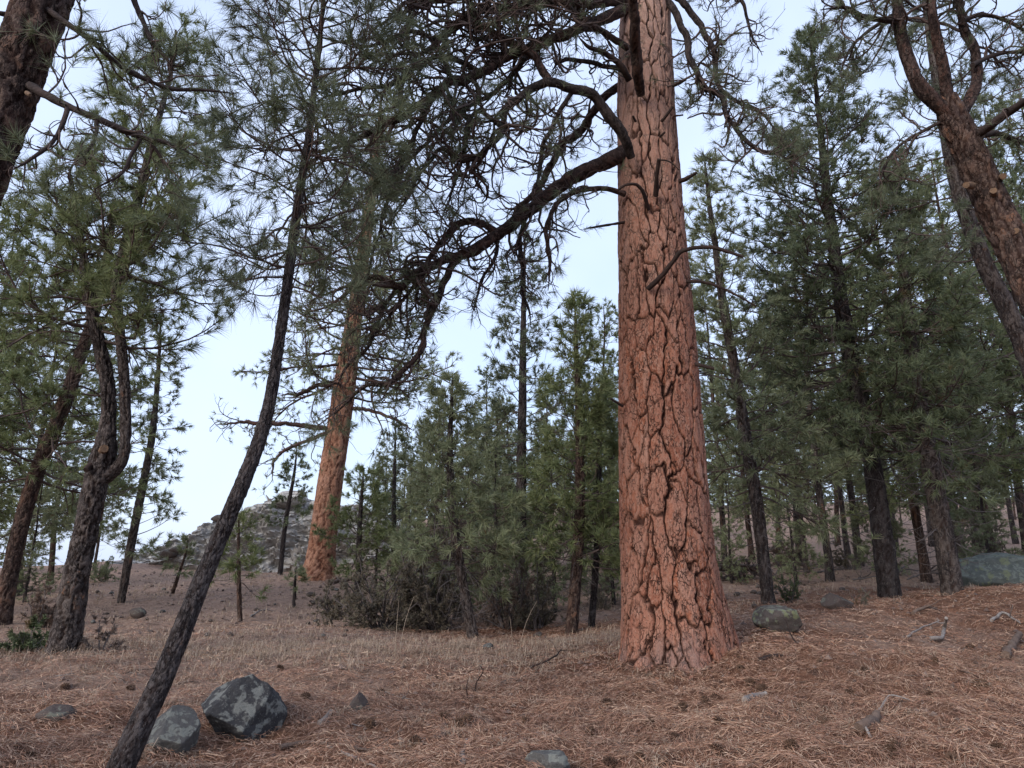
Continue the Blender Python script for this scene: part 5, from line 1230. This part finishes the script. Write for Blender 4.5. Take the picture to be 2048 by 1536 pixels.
# dead snag on the outcrop
q = at(541, 1010, 41); rng = np.random.default_rng(5)
sn = Buf(); pts = np.array([[*at(543, 1030, 41), 0.12], [*at(541, 1012, 41), 0.11], [*at(538, 998, 41), 0.1]]); c = catmull(pts, 8); tubes(sn, c[None, :, :3], c[None, :, 3], 8, True, 0.3, 3)
for a, b_ in (((541, 1008), (528, 1004)), ((539, 1002), (548, 996)), ((538, 1000), (532, 990)), ((541, 1010), (530, 1022))):
    c = catmull(np.array([[*at(*a, 41), 0.06], [*((at(*a, 41) + at(*b_, 41)) / 2), 0.045], [*at(*b_, 41), 0.02]]), 6); tubes(sn, c[None, :, :3], c[None, :, 3], 5, True)
o = link('dead_snag', sn.mesh('dead_snag', M_PALESTICK, q)); o.location = q
tag(o, 'broken dead snag standing on the crest of the rock outcrop', 'snag')

# =================================================================== fallen sticks
def stick(name, label, pts_px, r_, material, twigs=0, seed=0, lift=0.0, cat='stick', group=None, taper=0.5):
    """pts (px, py, height above ground); laid where those pixels meet the ground"""
    rng = np.random.default_rng(seed)
    P = []
    for i, q in enumerate(pts_px):
        g = gpix(q[0], q[1] + (0 if len(q) < 3 else q[2] * 0)); hh = q[2] if len(q) > 2 else 0
        P.append([g[0], g[1], g[2] + r_ * 0.9 + hh, r_ * (1 - (1 - taper) * i / max(1, len(pts_px) - 1))])
    P = np.array(P)
    base = P[0, :3].copy(); 
    c = catmull(P, max(8, 6 * len(P)))
    c[:, :3] += np.stack([fbm(c[:, :3] * 7, 800 + seed + a, 2) for a in range(3)], 1) * r_ * 0.9
    bf = Buf(); tubes(bf, c[None, :, :3], c[None, :, 3], 7, True, 0.2, seed)
    if twigs:
        S, Rs, _ = sprout(rng, c[None, :, :3], c[None, :, 3], twigs, (0.25, 1), (0.5, 1.1), lambda t, L, r: r.uniform(0.1, 0.35, len(t)), 6, 0.2, 0, 0.15, 0.3, 0.6, 0.003)
        tubes(bf, S, Rs, 4)
    o = link(name, bf.mesh(name, material, base)); o.location = base
    return tag(o, label, cat, group)
stick('fallen_branch', 'long dark forked branch lying on the needles at the bottom left', [(560, 1502), (610, 1492), (660, 1495), (710, 1502), (742, 1508)], 0.020, M_BROWNSTICK, 2.5, 1, cat='branch')
stick('fallen_branch', 'pale peeled prong below the long dark forked branch', [(655, 1500), (690, 1512), (730, 1528), (760, 1545)], 0.014, M_PALESTICK, 0, 2, cat='branch')
stick('bent_stick', 'bleached white bent stick standing up on the right-hand slope', [(1860, 1283), (1884, 1282, 0.02), (1892, 1276, 0.10), (1896, 1280, 0.26)], 0.027, M_PALESTICK, 4, 3, taper=0.7)
stick('bent_stick', 'thin pale branch reaching left from the bleached bent stick', [(1815, 1276), (1845, 1262, 0.03), (1880, 1252, 0.05)], 0.016, M_PALESTICK, 0, 4)
stick('bent_stick', 'thin pale kinked stick above the dark log at the lower right', [(1758, 1426), (1772, 1412, 0.02), (1784, 1402, 0.03), (1830, 1408, 0.01)], 0.012, M_PALESTICK, 0, 5)
stick('small_log', 'short dark broken log lying at the lower right', [(1722, 1474), (1738, 1458), (1752, 1442)], 0.040, M_BROWNSTICK, 0, 6, taper=0.85, cat='log')
stick('bent_stick', 'white splinter lying against the short dark log', [(1720, 1462), (1732, 1470, 0.03), (1745, 1484)], 0.016, M_PALESTICK, 0, 7)
stick('bent_stick', 'short grey weathered stick near the small pointed stone', [(636, 1452), (648, 1440), (660, 1428)], 0.026, M_PALESTICK, 0, 8, taper=0.8)
stick('bent_stick', 'short bleached stick pointing at the viewer near the bottom centre', [(924, 1532), (926, 1512), (934, 1488)], 0.020, M_PALESTICK, 0, 9)
stick('small_log', 'flat grey wood slab half hidden in needles at bottom right of centre', [(1488, 1412), (1510, 1400), (1532, 1394)], 0.036, M_PALESTICK, 0, 10, taper=0.7, cat='log')
stick('small_log', 'dark strip of bark lying below the huge trunk', [(1517, 1324), (1540, 1318), (1566, 1316)], 0.030, M_STUB, 0, 11, cat='log')
stick('fallen_branch', 'grey twiggy branch lying left of the huge trunk', [(1000, 1372), (1040, 1360), (1070, 1352), (1110, 1345)], 0.020, M_BROWNSTICK, 5, 12, cat='branch')
stick('fallen_branch', 'dark branch with raised twigs in front of the dry grass', [(1060, 1340), (1085, 1338, 0.05), (1110, 1330, 0.08), (1122, 1318, 0.1)], 0.016, M_STUB, 6, 13, cat='branch')
stick('upright_twig', 'dark bent twig standing upright in the needles at the centre', [(950, 1386), (953, 1386, 0.10), (966, 1386, 0.2), (960, 1386, 0.27)], 0.009, M_STUB, 0, 14, cat='twig')
stick('upright_twig', 'short dark twig standing beside the bent upright one', [(934, 1396), (933, 1396, 0.08), (936, 1396, 0.16)], 0.008, M_STUB, 0, 15, cat='twig')
stick('upright_twig', 'forked dark twig leaning in front of the mossy boulder', [(1595, 1290), (1582, 1285, 0.1), (1574, 1280, 0.24)], 0.010, M_STUB, 4, 16, cat='twig')
stick('fallen_branch', 'weathered grey branch on the crest at the far right', [(1985, 1245), (2010, 1238, 0.05), (2040, 1250)], 0.026, M_PALESTICK, 2, 17, cat='branch')
stick('fallen_branch', 'grey driftwood-like branch on the crest above the bent stick', [(1825, 1232), (1855, 1222, 0.03), (1880, 1224)], 0.030, M_BROWNSTICK, 3, 18, cat='branch')
stick('small_log', 'grey broken stump piece at the right edge of the slope', [(2012, 1320), (2030, 1300, 0.04), (2044, 1278, 0.04)], 0.05, M_BROWNSTICK, 0, 19, taper=0.7, cat='log')
stick('fallen_branch', 'thin brown stick behind the lichen boulder', [(350, 1372), (375, 1370, 0.02), (395, 1366)], 0.012, M_BROWNSTICK, 0, 20, cat='branch')
stick('fallen_branch', 'fallen grey branch on the pale slope right of the young bare-stemmed pine', [(500, 1235), (520, 1228, 0.05), (540, 1222)], 0.022, M_PALESTICK, 3, 21, cat='branch')
rng = np.random.default_rng(850)
for i in range(40):
    px, py = rng.uniform(1430, 2040), rng.uniform(1060, 1165)
    a = rng.uniform(-1, 1); L = rng.uniform(25, 70)
    stick('fallen_branch', 'grey dead branch littering the ground under the right-hand trees', [(px, py), (px + L * 0.5, py + a * 6, rng.uniform(0, 0.25)), (px + L, py + a * 10, rng.uniform(0, 0.3))], 0.03, M_DEAD, 3.0, 860 + i, cat='branch', group='dead branches under the right-hand trees')
stick('fallen_branch', 'dark root-like log at the foot of the far orange pine', [(655, 1168), (690, 1165), (720, 1162)], 0.09, M_BROWNSTICK, 0, 22, cat='branch')
rng = np.random.default_rng(830)
for i in range(34):
    px, py = rng.uniform(40, 2020), rng.uniform(1335, 1530)
    a = rng.uniform(-0.5, 0.5); L = rng.uniform(25, 70)
    stick('twig', 'small brown twig fallen among the pine needles', [(px, py), (px + L * 0.5, py + a * L * 0.4), (px + L, py + a * L * 0.6)], rng.uniform(0.004, 0.008), M_BROWNSTICK if i % 3 else M_PALESTICK, 2 if i % 2 else 0, 840 + i, cat='twig', group='small twigs on the forest floor')

# =================================================================== pine cones
def cone_mesh():
    bb = Buf(); n = 56
    rng = np.random.default_rng(900)
    for i in range(n):
        f = i / n; z = f * 0.085; r = 0.030 * (math.sin(pi * min(1, f * 0.85 + 0.13)) ** 0.8)
        a = i * 2.39996
        o_ = np.array([cos(a), sin(a), 0]); t_ = np.array([-sin(a), cos(a), 0]); el = 0.1 + 0.9 * f
        tip = o_ * (r + 0.016 * cos(el)) + np.array([0, 0, z + 0.018 * sin(el)])
        inn = o_ * r * 0.35 + np.array([0, 0, z])
        m_ = (inn + tip) / 2
        V = np.array([inn, m_ + t_ * 0.010, tip, m_ - t_ * 0.010, m_ + np.array([0, 0, 0.004]), tip - np.array([0, 0, 0.005])])
        bb.add(V, None, [(0, 1, 4), (1, 2, 4), (2, 3, 4), (3, 0, 4), (1, 5, 2), (3, 2, 5), (0, 3, 5), (0, 5, 1)])
    return bb.mesh('pine_cone', M_CONE, (0, 0, 0.04), False)
CM = cone_mesh()
CONES = [(450, 1380), (262, 1380), (892, 1440), (918, 1452), (935, 1445), (1438, 1510), (1437, 1490), (1410, 1408), (1432, 1400), (1525, 1382), (1520, 1385), (1500, 1370), (1370, 1432), (1365, 1420), (1955, 1370), (1968, 1372), (1860, 1395), (1870, 1325), (1788, 1498), (1650, 1456), (1645, 1448), (1222, 1536),
         (1780, 1510), (875, 1360), (980, 1330), (740, 1455), (1300, 1450), (1350, 1480), (1600, 1420), (1700, 1390), (1940, 1300), (1995, 1500), (1905, 1525), (1215, 1410), (1180, 1470), (1050, 1450), (830, 1490), (760, 1390), (610, 1400), (560, 1340), (220, 1470), (130, 1380), (60, 1520), (1480, 1340), (1640, 1330), (1730, 1345), (1580, 1500), (1280, 1520), (1440, 1450)]
rng = np.random.default_rng(901)
for px, py in CONES:
    g = gpix(px, py)
    o = link('pine_cone', CM); o.location = (g[0], g[1], g[2] + 0.022)
    o.rotation_euler = (rng.uniform(0.9, 2.0), rng.uniform(-0.4, 0.4), rng.uniform(0, 6.28)); s = rng.uniform(0.85, 1.15); o.scale = (s, s, s)
    tag(o, 'dark brown pine cone lying in the fallen needles', 'pine cone', 'pine cones on the forest floor')

# =================================================================== needle litter and dry grass
def scatter_needles(n, xr, yr, seed, ln, wd, keepf):
    rng = np.random.default_rng(seed)
    x = rng.uniform(*xr, n); y = yr[0] + (yr[1] - yr[0]) * rng.uniform(0, 1, n) ** 1.35
    k = (np.abs(x) < y * 0.78 + 0.8) & (rng.uniform(size=n) < keepf(x, y)); x, y = x[k], y[k]; n = len(x)
    # lie in loose drifts that share a direction
    drift = fbm(np.c_[x * 1.6, y * 1.6, x * 0], 71, 2) * 3.5
    a = drift + rng.normal(0, 0.75, n) + (rng.uniform(size=n) < 0.25) * rng.uniform(0, 3.14, n)
    L = ln * rng.uniform(0.5, 1.15, n)
    d = np.stack([np.cos(a), np.sin(a), 0 * a], 1)
    e0 = np.stack([x, y, 0 * x], 1) - d * L[:, None] * 0.5; e1 = e0 + d * L[:, None]; mid = (e0 + e1) * 0.5 + np.stack([-d[:, 1], d[:, 0], 0 * a], 1) * (rng.normal(0, 0.10, n) * L)[:, None]
    h = rng.uniform(0.0, 0.045, n) * rng.uniform(0, 1, n)
    for e, up_ in ((e0, rng.uniform(-0.01, 0.03, n)), (mid, rng.uniform(0.01, 0.045, n)), (e1, rng.uniform(-0.01, 0.05, n))):
        e[:, 2] = G(e[:, 0], e[:, 1]) + h + up_ * 0.8
    sdv = np.stack([-d[:, 1], d[:, 0], rng.normal(0, 0.8, n)], 1); sdv = norm(sdv) * (wd * rng.uniform(0.7, 1.3, n) / 2)[:, None]
    V = np.stack([e0 - sdv * 0.6, e0 + sdv * 0.6, mid - sdv, mid + sdv, e1], 1).reshape(-1, 3)
    o5 = np.arange(n) * 5
    bb = Buf(); bb.add(V, None, np.concatenate([np.stack([o5, o5 + 1, o5 + 3], 1), np.stack([o5 + 2, o5 + 3, o5 + 4], 1)]))
    return bb
lf = lambda x, y: np.clip(0.25 + 0.9 * litter_amt(x, y), 0, 1) * (0.5 + 0.5 * sstep(-0.45, 0.1, fbm(np.c_[x * 1.1, y * 1.1, 0 * x], 88, 3) + 0.25 * fbm(np.c_[x * 4, y * 4, 0 * x], 89, 2)))
o = link('fallen_needles', scatter_needles(225000, (-6.5, 8), (3.6, 9.2), 910, 0.17, 0.0055, lf).mesh('fallen_needles', M_LITTER, smooth=False), kind='stuff')
tag(o, 'reddish carpet of fallen pine needles over the foreground', 'pine needles')
o = link('fallen_needles', scatter_needles(70000, (-10, 12), (9.0, 17), 911, 0.19, 0.0095, lf).mesh('fallen_needles', M_LITTER, smooth=False), kind='stuff')
tag(o, 'fallen pine needles under the trees beyond the foreground', 'pine needles')

# shed bark flakes round the great trunk and elsewhere on the litter
rng = np.random.default_rng(915)
n = 2600
aa = rng.uniform(0, 2 * pi, n); rr = 0.62 + rng.exponential(0.55, n)
fx = np.where(np.arange(n) < 1900, tpA[0, 0] + np.cos(aa) * rr, rng.uniform(-4.5, 6, n)); fy = np.where(np.arange(n) < 1900, tpA[0, 1] + np.sin(aa) * rr, rng.uniform(4.3, 10, n))
fz = G(fx, fy) + rng.uniform(0.012, 0.04, n)
ctr = np.c_[fx, fy, fz]; e1_ = norm(rng.normal(size=(n, 3)) * np.array([1, 1, 0.25])); e2_ = norm(np.cross(e1_, norm(rng.normal(size=(n, 3)) * 0.3 + np.array([0, 0, 1.0]))))
sz = rng.uniform(0.007, 0.022, n)[:, None]
Vf = np.stack([ctr - e1_ * sz * 1.5, ctr + e2_ * sz * rng.uniform(0.5, 1, (n, 1)), ctr + e1_ * sz * 1.4, ctr - e2_ * sz * rng.uniform(0.5, 1, (n, 1))], 1)
fb = Buf(); fb.add(Vf.reshape(-1, 3), np.arange(n * 4).reshape(-1, 4))
o = link('bark_flakes', fb.mesh('bark_flakes', needle_mat('bark_flake', [(0.18, 0.07, 0.043), (0.27, 0.13, 0.085), (0.33, 0.2, 0.145), (0.10, 0.045, 0.032)], 0.0, 0.0), smooth=False), kind='stuff')
tag(o, 'reddish bark flakes shed around the foot of the huge trunk', 'bark flakes')

# small clods, old cones and duff lumps over the slopes
rng = np.random.default_rng(916)
n = 5200
cy = 6 + 30 * rng.uniform(0, 1, n) ** 1.3; cx = rng.uniform(-0.75, 0.75, n) * cy
sz = rng.uniform(0.012, 0.05, n) * (0.6 + cy / 28)
O8 = np.array([[1, 0, 0], [0, 1, 0], [-1, 0, 0], [0, -1, 0], [0, 0, 0.8], [0, 0, -0.5]], float)
Vc = O8[None] * sz[:, None, None] * rng.uniform(0.55, 1.4, (n, 6, 1)) + np.c_[cx, cy, G(cx, cy)][:, None]
T8 = np.array([[0, 1, 4], [1, 2, 4], [2, 3, 4], [3, 0, 4], [1, 0, 5], [2, 1, 5], [3, 2, 5], [0, 3, 5]])
cb = Buf(); cb.add(Vc.reshape(-1, 3), None, (T8[None] + np.arange(n)[:, None, None] * 6).reshape(-1, 3))
o = link('ground_debris', cb.mesh('ground_debris', needle_mat('duff', [(0.07, 0.045, 0.036), (0.13, 0.085, 0.065), (0.20, 0.14, 0.11), (0.10, 0.065, 0.05)], 0.0, 0.0), smooth=False), kind='stuff')
tag(o, 'dark duff lumps and debris speckling the slopes', 'debris')

def grass(clumps, seed, per, L, wd, spread, lean):
    rng = np.random.default_rng(seed)
    c = np.repeat(np.asarray(clumps, float), per, 0); n = len(c)
    xy = c + rng.normal(0, spread, (n, 2))
    a = rng.uniform(0, 2 * pi, n); ll = L * rng.uniform(0.4, 1.2, n)
    out = np.stack([np.cos(a), np.sin(a)], 1)
    le = rng.uniform(lean[0], lean[1], n)
    b0 = np.c_[xy, G(xy[:, 0], xy[:, 1]) - 0.01]
    m_ = b0 + np.c_[out * (ll * 0.45 * np.sin(le))[:, None], ll * 0.55 * np.cos(le * 0.8)]
    e = m_ + np.c_[out * (ll * 0.55 * np.sin(np.minimum(le * 1.7, 1.9)))[:, None], ll * 0.45 * np.cos(np.minimum(le * 1.7, 1.9))]
    for arr in (m_, e):
        arr[:, 2] = np.maximum(arr[:, 2], G(arr[:, 0], arr[:, 1]) + 0.008)
    sdv = np.c_[-out[:, 1], out[:, 0], 0 * a] * (wd / 2)
    V = np.stack([b0 - sdv, b0 + sdv, m_ - sdv * 0.8, m_ + sdv * 0.8, e], 1).reshape(-1, 3)
    o5 = np.arange(n) * 5
    bb = Buf(); bb.add(V, np.stack([o5, o5 + 1, o5 + 3, o5 + 2], 1), np.stack([o5 + 2, o5 + 3, o5 + 4], 1))
    return bb
rng = np.random.default_rng(920)
def pick(n, xr, yr, f):
    x = rng.uniform(*xr, n * 4); y = rng.uniform(*yr, n * 4)
    k = rng.uniform(size=n * 4) < f(x, y)
    return np.c_[x[k], y[k]][:n]
band = lambda x, y: np.clip(np.exp(-((y - 11.3 - 0.05 * x) / 1.5) ** 2) * (x < 1.7) + 0.10, 0, 1)
o = link('dry_grass', grass(pick(1100, (-8, 1.8), (8.2, 14), band), 921, 20, 0.16, 0.006, 0.06, (0.3, 1.4)).mesh('dry_grass', M_STRAW, smooth=False), kind='stuff')
tag(o, 'band of straw coloured dry grass between the boulder and the thicket', 'grass')
slope = lambda x, y: np.clip(1 - litter_amt(x, y) * 1.1, 0.03, 1) * 0.9
o = link('dry_grass', grass(pick(1700, (-16, 4), (13, 38), slope), 922, 9, 0.15, 0.014, 0.08, (0.1, 1.2)).mesh('dry_grass', M_STRAW, smooth=False), kind='stuff')
tag(o, 'sparse dry grass over the pale left slope', 'grass')
o = link('dry_grass', grass(pick(600, (1.5, 22), (13, 40), lambda x, y: 0.5 + 0 * x), 923, 14, 0.16, 0.013, 0.08, (0.1, 1.2)).mesh('dry_grass', M_STRAW, smooth=False), kind='stuff')
tag(o, 'sparse dry grass under the trees on the right', 'grass')
o = link('matted_grass', grass(pick(140, (-5, 6.5), (4.2, 9), lambda x, y: 0.6 + 0 * x), 924, 30, 0.22, 0.004, 0.03, (0.9, 1.6)).mesh('matted_grass', M_STRAW, smooth=False), kind='stuff')
tag(o, 'matted tussocks of dead grass among the foreground needles', 'grass')
# tall single stalks in front of the thicket
for k, (px, py, h, ln_) in enumerate([(790, 1312, 0.75, 0.02), (800, 1312, 0.8, 0.12), (1040, 1308, 0.75, 0.18), (1025, 1300, 0.5, -0.03)]):
    g = gpix(px, py); bb = Buf()
    pts = np.array([[g[0] + ln_ * s * s * 1.4, g[1], g[2] + h * s - 0.02, 0.0045 * (1 - 0.6 * s)] for s in np.linspace(0, 1, 6)])
    tubes(bb, pts[None, :, :3], pts[None, :, 3], 4)
    o = link('grass_stalk', bb.mesh('grass_stalk', M_STRAW, g)); o.location = g
    tag(o, ['tall upright straw stalk before the juniper thicket', 'tall straw stalk leaning slightly right of the upright one', 'slanting straw stalk in front of the right-hand juniper', 'short thin straw stalk before the right-hand juniper'][k], 'grass stalk')
